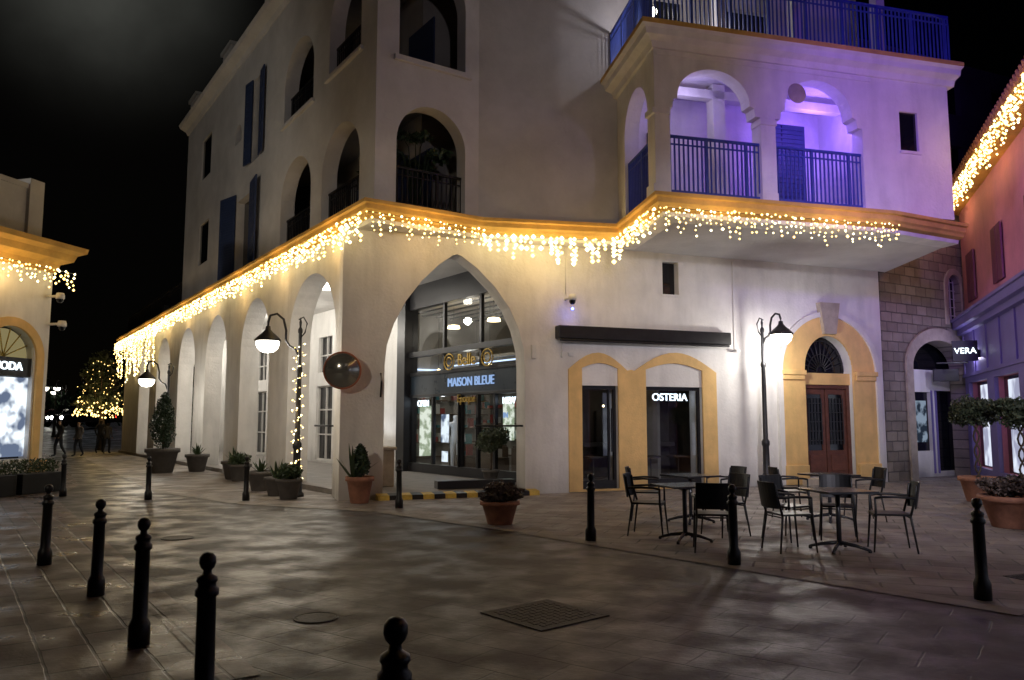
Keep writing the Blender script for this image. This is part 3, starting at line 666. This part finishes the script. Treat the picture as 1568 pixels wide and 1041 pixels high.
b.finish('shop_display_panels',emitnoise('shop_glow',(.35,.36,.5),(.8,.86,1),1.0,1.4),PB)
b=MB(); b.box(PK,.55,.6,3.25,3.3,.09,.9); b.box(PK,.5,.65,2.75,3.1,.35,1.0); b.box(PK,.55,.6,3.3,3.7,.1,.14); b.box(PK,2.2,2.26,3.3,3.5,.09,.75); b.finish('projecting_sign',BLACK,PB,.01)
LX2=Fr(PK.P(2.3,0,.75).to_2d(),PK.P(2.3,0,.1).to_2d()); b=MB(); b.box(LX2,0,.6,3.2,3.75,-.04,.04); b.finish('projecting_sign_box',FRAME,PB)
text(LX2,.3,3.47,.05,.22,'VERA',SIGNW,'shop_lettering',PB)
# ================================================================ LEFT BUILDING
LB=empty('cream_shop_building')
LW=Fr((-11.05,18.6),(-11.05-.25*12,18.6-.968*12),cam=(0,15))
wall(LW,0,12,-.3,5.6,.4,[arch(.35+3*k,1.75+3*k,.75,3.05,3.75) for k in range(3)],WHITE,'shop_wall',LB)
LX=Fr((-11.05,18.6),(-19,20.6),cam=(-15,40)); wall(LX,0,8,-.3,5.59,.4,[],WHITE,'shop_back_wall',LB,front=-.003)
b=MB()
for k in range(3):
    o=arch(.15+3*k,1.95+3*k,.02,3.05,3.95); i_=arch(.35+3*k,1.75+3*k,.02,3.05,3.75); b.poly([o+i_[::-1]],LW,.06,-.01)
b.box(LW,-.06,.1,0,.7,.01,.1); b.finish('shop_arch_trim',ORANGE,LB)
b=MB(); b.box(LW,.35,9,.75,3.8,-.25,-.27); b.finish('shop_window_glass',DGLASS,LB)
b=MB()
for k in range(3): b.box(LW,.4+3*k,1.7+3*k,.8,2.6,-.12,-.15)
b.finish('advert_screens',SCREEN,LB)
b=MB(); 
for k in range(3): b.box(LW,.35+3*k,1.75+3*k,2.62,3.05,-.05,-.16)
b.finish('sign_board',FRAME,LB)
text(LW,1.05,2.84,-.03,.26,'MODA',SIGNW,'shop_sign_lettering',LB)
b=MB()
for k in range(3):
    for j in range(1,7):
        a=math.pi*j/7; b.tube([LW.P(1.05+3*k,3.06,-.18),LW.P(1.05+3*k+.68*math.cos(a),3.06+.68*math.sin(a),-.18)],.015,5)
b.finish('shop_fanlight_bars',YEL,LB)
b=MB()
for k in range(3): b.poly([arch(.4+3*k,1.7+3*k,3.06,3.07,3.7)],LW,-.2,-.21)
b.finish('shop_fanlight_glow',emit('fan_glow',(.9,.75,.35),.25,False),LB)
e=LW.P(12,0)
sweep([(e.x,e.y),(-11.05,18.6),(-17,20.1)],[(0,5.15),(.08,5.2),(.1,5.35),(.3,5.45),(.35,5.6),(.5,5.68),(.52,5.8),(-.2,5.86),(-.2,5.15)],'shop_cornice',[OCHRE],LB)
wall(LW,.25,12,5.8,7.1,.3,[],WHITE2,'shop_parapet',LB,front=-.35); b=MB(); b.box(LW,.2,12,7.1,7.22,-.3,-.7); b.box(LW,.15,.55,5.82,7.35,-.25,-.75); b.finish('parapet_coping',WHITE2,LB)
b=MB(); b.prism([(-11.3,18.6),(e.x-.3,e.y),(e.x-8,e.y),(-17,20)],5.5,5.8); b.finish('shop_roof',DARKWALL,LB)
def cctv(name,fr,s,z,o):
    E=empty(name); b=MB(); b.tube([fr.P(s,z,o),fr.P(s,z,o+.35)],.03,8); p=fr.P(s,z-.02,o+.38)
    b.lathe(p,[(0,.1),(.08,.09),(.1,.03),(.1,-.04),(.075,-.05)],14); b.finish('bracket',PLASTW,E)
    b=MB(); b.lathe(p,[(.075,-.05),(.07,-.1),(.04,-.14),(0,-.15)],14); b.finish('dome',DGLASS,E)
    return E
cctv('security_camera',LW,.15,4.55,.02); cctv('security_camera',LW,.05,3.9,.02); E=cctv('security_camera',F,5.05,4.38,.0)
b=MB(); b.ico(F.P(5.05,4.12,.38),.035,0,1); b.finish('status_led',emit('blue_led',(.1,.15,1),12,False),E)
point('camera_blue_led',F.P(5.1,4.02,.3),1.6,(.1,.15,1),.03,E)
# ================================================================ STRING LIGHTS
def icicles(pts,z,name,dens,rmin,rmax,dlen,lights,e,off=.02,lsp=2.4):
    E=empty(name); b=MB(); w=MB()
    for (x0,y0),(x1,y1) in zip(pts,pts[1:]):
        a=Vector((x0,y0,z)); c=Vector((x1,y1,z)); d=c-a; L=d.length; u=d.normalized(); n=Vector((u.y,-u.x,0))*off
        w.tube([a+n,c+n],.006,4)
        k=int(L/dens)
        for i in range(k+1):
            p=a+u*(L*i/max(1,k)+R.uniform(-.3,.3)*dens)+n
            ln=dlen*(.35+.65*abs(math.sin(i*1.1+R.uniform(-.3,.3))))*R.uniform(.7,1.15)
            m=max(1,int(ln/.085))
            w.tube([p,p-Vector((0,0,ln))],.003,3,cap=False)
            for j in range(m+1):
                q=p-Vector((0,0,ln*j/max(1,m)))+Vector((R.uniform(-.035,.035),R.uniform(-.035,.035),R.uniform(-.02,.02)))
                b.octa(q,R.uniform(rmin,rmax)*(1.35 if R.random()<.12 else 1),0 if R.random()<.6 else 1)
        if lights:
            k=max(1,round(L/lsp))
            for i in range(k): point('bulb_light',a+u*(L*(i+.5)/k)+n*4+Vector((0,0,-.3)),e*L/k,(1,.62,.22),.12,E)
    b.finish('bulbs',[BULB,BULBW],E); w.finish('cable',BLACK,E)
    return E
icicles([C[0],C[1]],5.72,'string_lights',.15,.022,.038,.5,True,4.0,.08,3.6)
icicles([C[1],C[2]],5.74,'string_lights',.12,.016,.029,.42,True,5.8,.07)
icicles([C[2],C[3]],5.62,'string_lights',.16,.032,.058,.5,True,5.6,.07)
icicles([C[3],C[4]],5.68,'string_lights',.12,.02,.036,.4,True,4.2,.07)
icicles([C[4],C[5]],5.70,'string_lights',.11,.016,.028,.46,True,3.4,.07)
pe=PK.P(24,0,.56); p0=PK.P(-.35,0,.56)
icicles([(p0.x,p0.y),(pe.x,pe.y)],7.85,'string_lights',.13,.02,.038,.62,True,1.5,.0,4)
le=LW.P(10,0,.4); l0=LW.P(-.2,0,.4)
icicles([(le.x,le.y),(l0.x,l0.y)],5.15,'string_lights',.12,.02,.034,.42,True,3.2,.0,3)
icicles([tuple(Lf.P(29.8,0,.4).to_2d()),tuple(Lf.P(20,0,.4).to_2d())],5.3,'string_lights',.8,.03,.05,2.0,False,0,.0)
# ================================================================ STREET LAMPS
def street_lamp(x,y,H,ang,e,garland=False,scale=1.,col=(1,.93,.78),z0=0):
    E=empty('street_lamp',(0,0,z0)); b=MB()
    prof=[(.0,0),(.17,0),(.17,.06),(.13,.10),(.12,.30),(.085,.36),(.075,1.0),(.095,1.04),(.095,1.12),(.06,1.18),(.05,H-1.3),(.065,H-1.27),(.065,H-1.2),(.042,H-1.14),(.036,H-.45),(.05,H-.42),(.05,H-.36),(.02,H-.3),(.03,H-.2),(.0,H-.08)]
    b.lathe((x,y,0),prof,14)
    d=Vector((math.cos(ang),math.sin(ang),0)); o=Vector((x,y,0))
    arc=[(0,-1.0),(.10,-.78),(.22,-.72),(.30,-.60),(.30,-.38),(.36,-.14),(.50,-.02),(.64,-.06),(.68,-.2),(.68,-.34)]
    b.tube([o+d*a*scale+Vector((0,0,H+zz*scale)) for a,zz in arc],.026,8)
    arc=[(0,-.55),(-.1,-.42),(-.14,-.22),(-.06,-.08),(.04,-.14)]
    b.tube([o+d*a+Vector((0,0,H+zz)) for a,zz in arc],.016,6)
    c=o+d*.68*scale+Vector((0,0,H-.34*scale))
    b.lathe(c,[(0,.06),(.05,.04),(.06,-.03),(.10,-.08),(.20,-.17),(.275,-.25),(.28,-.29),(.25,-.28),(.0,-.26)],20)
    b.finish('post_and_arm',GREYM,E)
    b=MB(); b.lathe(c,[(.24,-.285),(.245,-.34),(.22,-.43),(.14,-.51),(0,-.54)],20); b.finish('globe',LAMPG,E)
    if e>0: point('lamp_light',c+Vector((0,0,-.75)),e,col,.12,E)
    if garland:
        g=MB()
        for k in range(110):
            z=.35+k*(H-1.0)/110; a=k*.75; g.octa((x+.10*math.cos(a)+R.uniform(-.05,.05),y+.10*math.sin(a),z+R.uniform(-.02,.02)),R.uniform(.010,.022),k%2)
        g.finish('garland_bulbs',[BULB,BULBW],E); point('garland_light',(x-.2,y-.3,1.8),4,(1,.65,.25),.1,E)
    return E
lp=F.P(10.05,0,.55)
street_lamp(lp.x,lp.y,4.2,math.radians(-50),95,col=(1,.96,.90),scale=.75)
street_lamp(-4.62,17.0,3.95,math.radians(190),75,True,col=(1,.92,.78))
street_lamp(-11.35,25.9,3.6,math.radians(190),85,col=(1,.92,.78))
street_lamp(-13.6,14.0,4.4,math.radians(0),60)
for x,y in ((-37.5,66),(-33.2,72),(-43,75),(-30.2,52)): street_lamp(x,y,3.9,math.radians(200),0,z0=gz(x,y)-.02)
# floodlights on unseen masts, added to light the facades and wash the balcony violet
def added_mast(x,y,h,tgt,e,c,ang):
    E=empty('added_flood_mast'); b=MB(); b.lathe((x,y,0),[(.0,0),(.16,0),(.14,.3),(.07,.5),(.05,h)],12); b.boxw(x-.25,x+.25,y-.1,y+.1,h,h+.3); b.finish('added_mast',GREYM,E)
    t=(Vector(tgt)-Vector((x,y,h))).normalized(); p=Vector((x,y,h+.1))+t*.5
    spot('added_flood',p,tgt,e,c,ang,.9,.25,E)
added_mast(4.4,.2,6.2,(6.4,18.8,1.2),3300,(.92,.88,1),46)
added_mast(-7.5,-2,6.5,(-4,18,1.8),1900,(1,.86,.68),44)
added_mast(6.3,7.2,7.0,(9.1,16.6,7.8),1500,(.22,.09,1),66)
added_mast(2.5,-3,8,(0.6,16,9.0),620,(.95,.84,.90),46)
added_mast(-6.5,3,7.5,(11.6,18.2,5.8),3200,(.46,.24,1),26)
added_mast(-17,6,7.5,(-9,26,8),1300,(1,.93,.84),60)
# ================================================================ BOLLARDS
def bollard_mesh():
    b=MB(); b.lathe((0,0,0),[(0,0),(.074,0),(.074,.14),(.062,.17),(.052,.19),(.049,.66),(.062,.672),(.062,.70),(.048,.715),(.048,.735),(.056,.745),(.052,.765),(.026,.78),(.022,.80),(.036,.815),(.045,.84),(.043,.868),(.028,.888),(0,.897)],20)
    o=b.finish('bollard',BLACK); return o
bo=[(-5.24,8.99),(-3.84,7.43),(-2.68,5.82),(-1.63,4.32),(-.42,2.88),(-9.62,17.04),(-7.47,16.34),(-5.40,16.15),(-2.09,14.76),(1.06,10.77),(2.49,8.99),(4.25,7.27),(5.9,5.4)]
b0=None
for i,(x,y) in enumerate(bo):
    if b0 is None: b0=bollard_mesh(); o=b0
    else:
        o=bpy.data.objects.new('bollard',b0.data); COL.objects.link(o)
    o.location=(x,y,.004); o.rotation_euler=(R.uniform(-.015,.015),R.uniform(-.015,.015),R.uniform(0,6)); o.scale=(1,1,.99+R.uniform(-.02,.02))
# ================================================================ CAFE FURNITURE
def chair_parts():
    b=MB()
    b.boxw(-.21,.21,-.20,.22,.44,.465)
    for sx in (-1,1):
        b.tube([(sx*.20,-.19,.44),(sx*.235,-.25,0)],[.016,.011],8)
        b.tube([(sx*.20,.20,.66),(sx*.205,.20,.44),(sx*.225,.24,0)],[.014,.016,.011],8)
        b.tube([(sx*.20,-.19,.44),(sx*.205,-.25,.66),(sx*.20,-.27,.82)],[.016,.014,.012],8)
        b.tube([(sx*.205,-.25,.66),(sx*.24,-.05,.675),(sx*.235,.12,.67),(sx*.20,.20,.655)],.017,8)
    b.tube([(-.2,.2,.42),(.2,.2,.42)],.01,6); b.tube([(-.2,-.19,.42),(.2,-.19,.42)],.01,6)
    n=8; V=[]
    for k in range(n+1):
        x=-.215+.43*k/n; y=-.265-.05*(1-(x/.215)**2)
        V.append([b.bm.verts.new(p) for p in ((x,y+.03,.53),(x,y-.03+.01,.85),(x,y-.045+.01,.85),(x,y+.015,.53))])
    for k in range(n):
        for j in range(4): b.bm.faces.new([V[k][j],V[k+1][j],V[k+1][(j+1)%4],V[k][(j+1)%4]])
    b.bm.faces.new(V[0]); b.bm.faces.new(V[-1])
    return b
CHM=None
def chair(x,y,face):
    global CHM
    if CHM is None:
        o=chair_parts().finish('cafe_chair',BLACK,None,.004); CHM=o
    else:
        o=bpy.data.objects.new('cafe_chair',CHM.data); COL.objects.link(o)
        m=o.modifiers.new('bevel','BEVEL'); m.width=.004; m.limit_method='ANGLE'
    o.location=(x,y,.006); o.rotation_euler=(0,0,math.radians(face-90))
TBM=None
def table(x,y,rot):
    global TBM
    if TBM is None:
        b=MB(); b.boxw(-.34,.34,-.34,.34,.72,.745); b.tube([(0,0,.06),(0,0,.72)],.03,12); b.lathe((0,0,0),[(0,.72),(.12,.715),(.12,.70),(.03,.66)],12)
        for k in range(4):
            a=k*math.pi/2+math.pi/4; c,s=math.cos(a),math.sin(a)
            b.tube([(0,0,.10),(c*.2,s*.2,.07),(c*.36,s*.36,.025)],[.028,.022,.016],8); b.tube([(c*.35,s*.35,0),(c*.35,s*.35,.03)],.022,8)
        TBM=b.finish('cafe_table',[surf('table_top',(.03,.03,.034),.22,.2,5,.0,20)],None,.006); o=TBM
    else:
        o=bpy.data.objects.new('cafe_table',TBM.data); COL.objects.link(o)
    o.location=(x,y,.005); o.rotation_euler=(0,0,rot)
table(2.33,10.75,.3); table(2.85,12.7,.5); table(4.07,9.95,.2); table(5.15,12.9,.4)
for c in ((1.93,11.3,-20),(2.5,9.95,80),(3.0,11.25,205),(3.5,13.1,200),(2.2,13.0,-10),(3.45,9.95,10),(4.72,9.95,165),(3.75,10.85,-60),(4.45,10.9,250),(5.7,12.9,180),(4.6,13.1,0)):
    chair(*c)
# ================================================================ PLANTS
def potprof(r,h): return [(0,0),(r*.62,0),(r*.66,.02),(r*.92,h*.82),(r*1.05,h*.84),(r*1.05,h),(r*.93,h),(r*.9,h*.88),(0,h*.88)]
def plant(name,x,y,r,h,potm,fn,z=.0):
    E=empty(name,(0,0,0)); b=MB(); b.lathe((x,y,z),potprof(r,h),24); b.finish('pot',potm,E)
    b=MB(); b.lathe((x,y,z+h*.885),[(0,.01),(r*.88,.0)],16); b.finish('soil',SOIL,E); fn(E,x,y,z+h); return E
def cyp(hh,rr,n):
    def f(E,x,y,z):
        b=MB(); b.tube([(x,y,z-.05),(x,y,z+hh*.7)],[.04,.015],8); b.finish('trunk',BARK,E)
        b=MB(); b.leaves((x,y,z+hh*.5),(rr,rr,hh*.52),n,.045,cone=.55,lump=.3); b.finish('foliage',LEAFC,E,recalc=False)
    return f
def bush(rx,rz,n,m=LEAF,size=.04):
    def f(E,x,y,z):
        b=MB()
        for k in range(6):
            a=k*1.05; b.tube([(x,y,z-.04),(x+rx*.6*math.cos(a),y+rx*.6*math.sin(a),z+rz*.9)],[.012,.005],5)
        b.finish('stems',BARK,E)
        b=MB(); b.leaves((x,y,z+rz*.7),(rx,rx,rz),n,size,lump=.5)
        for k in range(6):
            a=R.uniform(0,6.28); b.leaves((x+rx*.65*math.cos(a),y+rx*.65*math.sin(a),z+rz*R.uniform(.3,.9)),(rx*.45,rx*.45,rz*.5),n//8,size)
        b.finish('foliage',m,E,recalc=False)
    return f
def agave(n,hh):
    def f(E,x,y,z):
        b=MB()
        for k in range(n):
            a=k*2.4; t=.15+.75*(k/n); d=Vector((math.cos(a),math.sin(a),0)); s=Vector((-d.y,d.x,0)); L=hh*R.uniform(.8,1.1)
            P=[]
            for j in range(6):
                q=j/5; p=Vector((x,y,z-.05))+d*L*t*q*(1-.15*q)+Vector((0,0,L*(1-t*.5)*q*(1-.2*q*t))); w=.04*(1-q)*(1+1.2*q)+.002
                P.append((b.bm.verts.new(p-s*w),b.bm.verts.new(p-Vector((0,0,.015*(1-q)))),b.bm.verts.new(p+s*w)))
            for j in range(5):
                for i in range(2): b.bm.faces.new([P[j][i],P[j][i+1],P[j+1][i+1],P[j+1][i]])
        b.finish('leaves',LEAF,E,recalc=False)
    return f
def tree(hh,rx,rz,n,twist=False):
    def f(E,x,y,z):
        b=MB()
        if twist:
            for ph in (0,math.pi): b.tube([(x+.05*math.cos(k*.9+ph),y+.05*math.sin(k*.9+ph),z-.05+hh*k/14) for k in range(15)],.02,6)
        else: b.tube([(x,y,z-.05),(x+.02,y,z+hh*.5),(x,y,z+hh)],[.025,.02,.014],8)
        for k in range(7):
            a=k*2.4; b.tube([(x,y,z+hh*(.85+.02*k)),(x+rx*.6*math.cos(a),y+rx*.6*math.sin(a),z+hh+rz*R.uniform(-.1,.7))],[.012,.004],5)
        b.finish('trunk',BARK,E); b=MB(); b.leaves((x,y,z+hh+rz*.3),(rx,rx,rz),n,.045,lump=.55,shell=.2)
        for k in range(7):
            a=R.uniform(0,6.28); b.leaves((x+rx*.6*math.cos(a),y+rx*.6*math.sin(a),z+hh+rz*R.uniform(-.2,.8)),(rx*.45,rx*.45,rz*.45),n//9,.045)
        b.finish('foliage',LEAFO,E,recalc=False)
    return f
E=plant('potted_cypress',-3.0,15.65,.27,.52,TERRA,cyp(.62,.24,1500)); agave(9,.85)(E,-3.12,15.6,.5)
plant('potted_shrub',-.19,12.5,.30,.36,TERRA,bush(.36,.19,1500,LEAFH))
plant('potted_olive_tree',-.5,18.6,.2,.35,GREYPOT,tree(.6,.48,.35,1300),.12)
plant('potted_cypress',-11.0,24.9,.5,.75,GREYPOT,cyp(1.75,.52,3500))
plant('potted_agave',-10.1,25.4,.36,.55,GREYPOT,agave(16,.5)); plant('potted_agave',-7.75,22.1,.34,.5,GREYPOT,agave(16,.5)); 
plant('potted_shrub',-7.35,21.4,.3,.45,GREYPOT,bush(.3,.2,700)); plant('potted_agave',-5.85,18.45,.3,.45,GREYPOT,agave(14,.42)); plant('potted_shrub',-4.62,16.45,.26,.42,GREYPOT,bush(.28,.2,900))
plant('potted_agave',-5.1,17.2,.26,.4,GREYPOT,agave(14,.5))
plant('potted_topiary_tree',9.35,15.9,.36,.5,TERRA,tree(1.2,.52,.36,2600,True)); plant('potted_topiary_tree',9.6,14.9,.36,.5,TERRA,tree(1.15,.5,.34,2400,True))
plant('potted_shrub',7.6,12.1,.44,.48,TERRA,bush(.45,.2,1600,LEAFH)); 
pl=empty('planter_hedge'); b=MB()
for k in range(4): b.box(LW,.05+k*1.3,1.2+k*1.3,.01,.45,.25,.75)
b.finish('planter_boxes',BLACK,pl,.01); b=MB()
for k in range(16): 
    p=LW.P(.25+k*.32,.6,.5); b.leaves(p,(.24,.26,.22),260,.035,lump=.4)
b.finish('hedge_foliage',LEAF,pl,recalc=False)
lg=empty('loggia_plants'); b=MB(); p=T.P(1.7,6.9,-.9)
for k in range(12):
    a=k*2.4; q=p+Vector((.6*math.cos(a),.5*math.sin(a),.5+.5*R.random())); b.tube([p+Vector((0,0,-.8)),(p+q)/2+Vector((0,0,.3)),q],[.02,.012,.004],5); b.leaves(q,(.25,.25,.1),40,.10,shell=0)
for s in (2.2,5.2):
    p=UL.P(s,6.8,-.8); b.leaves(p+Vector((0,0,.3)),(.4,.4,.6),350,.09)
b.finish('foliage',LEAFC,lg,recalc=False)
# ================================================================ CONVEX MIRROR
cm=empty('convex_mirror'); mp=F.P(-.02,2.62,.30)
dirn=(Vector((.1,-1,-.12))).normalized(); q=dirn.to_track_quat('Z','Y').to_matrix().to_4x4(); 
b=MB(); b.lathe((0,0,0),[(0,.11),(.1,.10),(.2,.07),(.3,.02),(.355,0)],32); o=b.finish('mirror_face',MIRROR,cm); o.matrix_world=Matrix.Translation(mp)@q
b=MB(); b.lathe((0,0,0),[(.35,.0),(.358,.025),(.38,.015),(.385,-.03),(.3,-.06),(0,-.08)],32); o=b.finish('mirror_rim',REDO,cm); o.matrix_world=Matrix.Translation(mp)@q
b=MB(); b.tube([mp-dirn*.05,F.P(.1,2.62,.0)],.03,8); b.finish('mirror_bracket',GREYM,cm)
# ================================================================ LIT TREE (far left)
LT=empty('lit_tree'); b=MB(); x,y=-23.0,44.0
b.tube([(x,y,0),(x+.1,y,1.5),(x,y,3)],[.2,.15,.1],8)
for k in range(12):
    a=k*2.4; b.tube([(x,y,2+.08*k),(x+1.1*math.cos(a),y+1.1*math.sin(a),3.3+R.uniform(0,1.6))],[.05,.01],5)
b.finish('trunk',BARK,LT); b=MB(); b.leaves((x,y,3.9),(1.3,1.3,1.7),2400,.13,lump=.75,shell=.1,cone=.25); b.leaves((x-.2,y,2.7),(1.5,1.5,.7),900,.13,lump=.6,shell=.1); b.finish('foliage',LEAFO,LT,recalc=False)
b=MB()
for k in range(240):
    a=R.uniform(0,6.28); t=R.random()**2; r=(1.45-.75*t)*R.uniform(.3,1.1)*(1+.2*math.sin(3*a+5*t)); b.octa((x+r*math.cos(a),y+r*math.sin(a),2.0+3.2*t+R.uniform(-.2,.2)),R.uniform(.015,.03) if t>.25 else R.uniform(.03,.065),0)
b.finish('bulbs',[BULB,BULBW],LT); point('tree_light',(x+.6,y-1.8,2.6),25,(1,.65,.25),.2,LT)
DT=empty('distant_trees'); b=MB()
for k in range(14): b.leaves((-60+k*3.2+R.uniform(-1,1),78+R.uniform(-3,3),3.2),(2.4,2,R.uniform(1.8,3)),500,.35)
b.finish('foliage',LEAFC,DT,recalc=False)
# ================================================================ CARS (distant)
def car(x,y,ang,col):
    z0=gz(x,y); E=empty('parked_car',(x,y,z0)); E.rotation_euler=(0,0,ang)
    side=[(-2.1,.35),(-2.15,.75),(-1.9,.92),(-1.1,1.0),(-.5,1.42),(.9,1.45),(1.6,1.02),(2.05,.95),(2.12,.6),(2.08,.35)]
    fr=Fr((0,0),(1,0)); b=MB(); b.poly([side],fr,-.82,.82); b.finish('body',col,E,.09)
    b=MB(); b.poly([[(-.98,1.0),(-.47,1.36),(.85,1.38),(1.42,1.03)]],fr,-.835,.835); b.finish('windows',DGLASS,E)
    b=MB()
    for sx in (-1.3,1.3):
        for sy in (-1,1): b.tube([(sx,sy*.68,.32),(sx,sy*.86,.32)],.32,18)
    b.finish('wheels',BLACK,E)
    b=MB(); 
    for sy in (-.6,.6): b.ico((-2.13,sy,.72),.13,0,1)
    b.finish('headlights',HEADL,E); b=MB()
    for sy in (-.62,.62): b.ico((2.1,sy,.8),.12,0,1)
    b.finish('tail_lights',REDL,E)
CARP=surf('car_paint_dark',(.04,.04,.05),.25,.1,3,0,10)
car(-36.0,64,math.radians(62),CARP); car(-32.6,60,math.radians(62),CARP); car(-38.3,66,math.radians(240),surf('car_paint_red',(.2,.02,.02),.25,.1,3,0,10))
# ================================================================ PEOPLE (distant)
def person(name,x,y,face,coat,trou,stride=.22,hgt=1.72):
    J={'pel':((0,0,.95),.15),'wa':((0,0,1.1),.135),'ch':((0,.01,1.32),.165),'nk':((0,.01,1.5),.06),'hd0':((0,.02,1.58),.085),'hd1':((0,.02,1.68),.10),
       'hl':((.09,0,.92),.10),'kl':((.10,stride*.6,.52),.07),'al':((.10,stride*.5,.10),.045),'tl':((.11,stride*.5+.17,.045),.04),
       'hr':((-.09,0,.92),.10),'kr':((-.10,-stride*.2,.50),.07),'ar':((-.10,-stride*1.2,.14),.045),'tr':((-.11,-stride*1.2+.16,.045),.04),
       'sl':((.20,0,1.43),.065),'el':((.25,-.08,1.15),.05),'wl':((.24,.06,.92),.035),'fl':((.23,.10,.83),.03),
       'sr':((-.20,0,1.43),.065),'er':((-.25,.0,1.15),.05),'wr':((-.24,.16,.95),.035),'fr':((-.23,.20,.87),.03)}
    K=list(J); ed=[('pel','wa'),('wa','ch'),('ch','nk'),('nk','hd0'),('hd0','hd1'),('pel','hl'),('hl','kl'),('kl','al'),('al','tl'),('pel','hr'),('hr','kr'),('kr','ar'),('ar','tr'),('ch','sl'),('sl','el'),('el','wl'),('wl','fl'),('ch','sr'),('sr','er'),('er','wr'),('wr','fr')]
    me=bpy.data.meshes.new(name); me.from_pydata([J[k][0] for k in K],[(K.index(a),K.index(b_)) for a,b_ in ed],[])
    o=bpy.data.objects.new(name,me); COL.objects.link(o)
    sk_=o.modifiers.new('skin','SKIN'); sub=o.modifiers.new('sub','SUBSURF'); sub.levels=1; sub.render_levels=1
    for i,k in enumerate(K): r=J[k][1]; me.skin_vertices[0].data[i].radius=(r,r*(.75 if k in('pel','wa','ch') else 1)); me.skin_vertices[0].data[i].use_root=(i==0)
    bpy.context.view_layer.update(); dg=bpy.context.evaluated_depsgraph_get(); nm=bpy.data.meshes.new_from_object(o.evaluated_get(dg))
    o.modifiers.clear(); o.data=nm; nm.materials.clear()
    for m in (coat,trou,surf('skin_tone',(.45,.28,.2),.6,.05,3,0,10),surf('hair_dark',(.03,.02,.015),.7,.1,3,0,10)): nm.materials.append(m)
    for p in nm.polygons:
        c=p.center; p.use_smooth=True
        if c.z>1.5: p.material_index=3 if (c.z>1.68 or c.y<-.0) else 2
        elif c.z>.86 and not(abs(c.x)>.19 and c.z<.9): p.material_index=0
        elif abs(c.x)>.19: p.material_index=2
        else: p.material_index=1
    s=hgt/1.78; o.scale=(s,s,s); o.location=(x,y,gz(x,y)+.004); o.rotation_euler=(0,0,math.radians(face))
COAT=surf('dark_coat',(.03,.03,.035),.85,.2,8,.2,40); TROU=surf('dark_trousers',(.025,.03,.045),.85,.2,8,.2,40); COAT2=surf('grey_coat',(.10,.09,.09),.85,.2,8,.2,40)
person('pedestrian',-20.4,35.6,150,COAT,TROU); person('pedestrian',-19.7,35.9,160,COAT2,TROU,.18,1.65); person('pedestrian',-20.6,39.5,10,COAT,TROU,.2,1.75); person('pedestrian',-20.0,39.0,0,COAT2,TROU,.15,1.6)
mp_=Q.P(5.0,0,-.8)
person('shop_mannequin',mp_.x,mp_.y,200,MANN,MANN,.05,1.75)
mo=bpy.data.objects['shop_mannequin']; mo.location.z=.14
for i in range(4): mo.data.materials[i]=MANN
point('mannequin_light',Q.P(4.9,2.15,-.3),7,(.9,.95,1),.05,CB)
# ================================================================ WORLD
w=bpy.data.worlds.new('World'); scene.world=w; w.use_nodes=True; nt=w.node_tree; nt.nodes.clear(); L=nt.links
out=N(nt,'ShaderNodeOutputWorld'); bg=N(nt,'ShaderNodeBackground'); sky=N(nt,'ShaderNodeTexSky'); sky.sky_type='NISHITA'; sky.sun_disc=False
sky.sun_elevation=math.radians(26); sky.sun_rotation=math.radians(-28); L.new(sky.outputs[0],bg.inputs[0]); bg.inputs[1].default_value=.00005
tc=N(nt,'ShaderNodeTexCoord'); vd=N(nt,'ShaderNodeVectorMath',operation='DOT_PRODUCT')
mdir=Vector((-.528,.951,.58)).normalized(); vd.inputs[1].default_value=mdir; L.new(tc.outputs['Generated'],vd.inputs[0])
mr=N(nt,'ShaderNodeMapRange'); mr.inputs['From Min'].default_value=.975; mr.inputs['From Max'].default_value=1.0; L.new(vd.outputs['Value'],mr.inputs[0])
pw=N(nt,'ShaderNodeMath',operation='POWER'); pw.inputs[1].default_value=5; L.new(mr.outputs[0],pw.inputs[0])
nz=N(nt,'ShaderNodeTexNoise'); nz.inputs['Scale'].default_value=6; nz.inputs['Detail'].default_value=5; L.new(tc.outputs['Generated'],nz.inputs['Vector'])
mm=N(nt,'ShaderNodeMath',operation='MULTIPLY'); L.new(pw.outputs[0],mm.inputs[0]); L.new(nz.outputs['Fac'],mm.inputs[1])
b2=N(nt,'ShaderNodeBackground'); b2.inputs[0].default_value=(.8,.82,.72,1); m3=N(nt,'ShaderNodeMath',operation='MULTIPLY'); m3.inputs[1].default_value=.13; L.new(mm.outputs[0],m3.inputs[0]); L.new(m3.outputs[0],b2.inputs[1])
ad=N(nt,'ShaderNodeAddShader'); L.new(bg.outputs[0],ad.inputs[0]); L.new(b2.outputs[0],ad.inputs[1]); L.new(ad.outputs[0],out.inputs[0])
sl=bpy.data.lights.new('moonlight','SUN'); sl.energy=.012; sl.angle=math.radians(.5); sl.color=(.8,.88,1); so=bpy.data.objects.new('moonlight',sl); COL.objects.link(so); so.rotation_euler=(-mdir).to_track_quat('-Z','Y').to_euler()
# ================================================================ CAMERA
cam=bpy.data.cameras.new('camera'); cam.sensor_width=36; cam.lens=36*1200/1568; cam.clip_start=.05; cam.clip_end=1500
co=bpy.data.objects.new('camera',cam); COL.objects.link(co); co.location=(0,0,1.6); co.rotation_euler=(math.radians(90)+math.atan(124.5/1200),0,0); scene.camera=co
scene.view_settings.view_transform='Standard'; scene.view_settings.look='None'; scene.view_settings.exposure=0
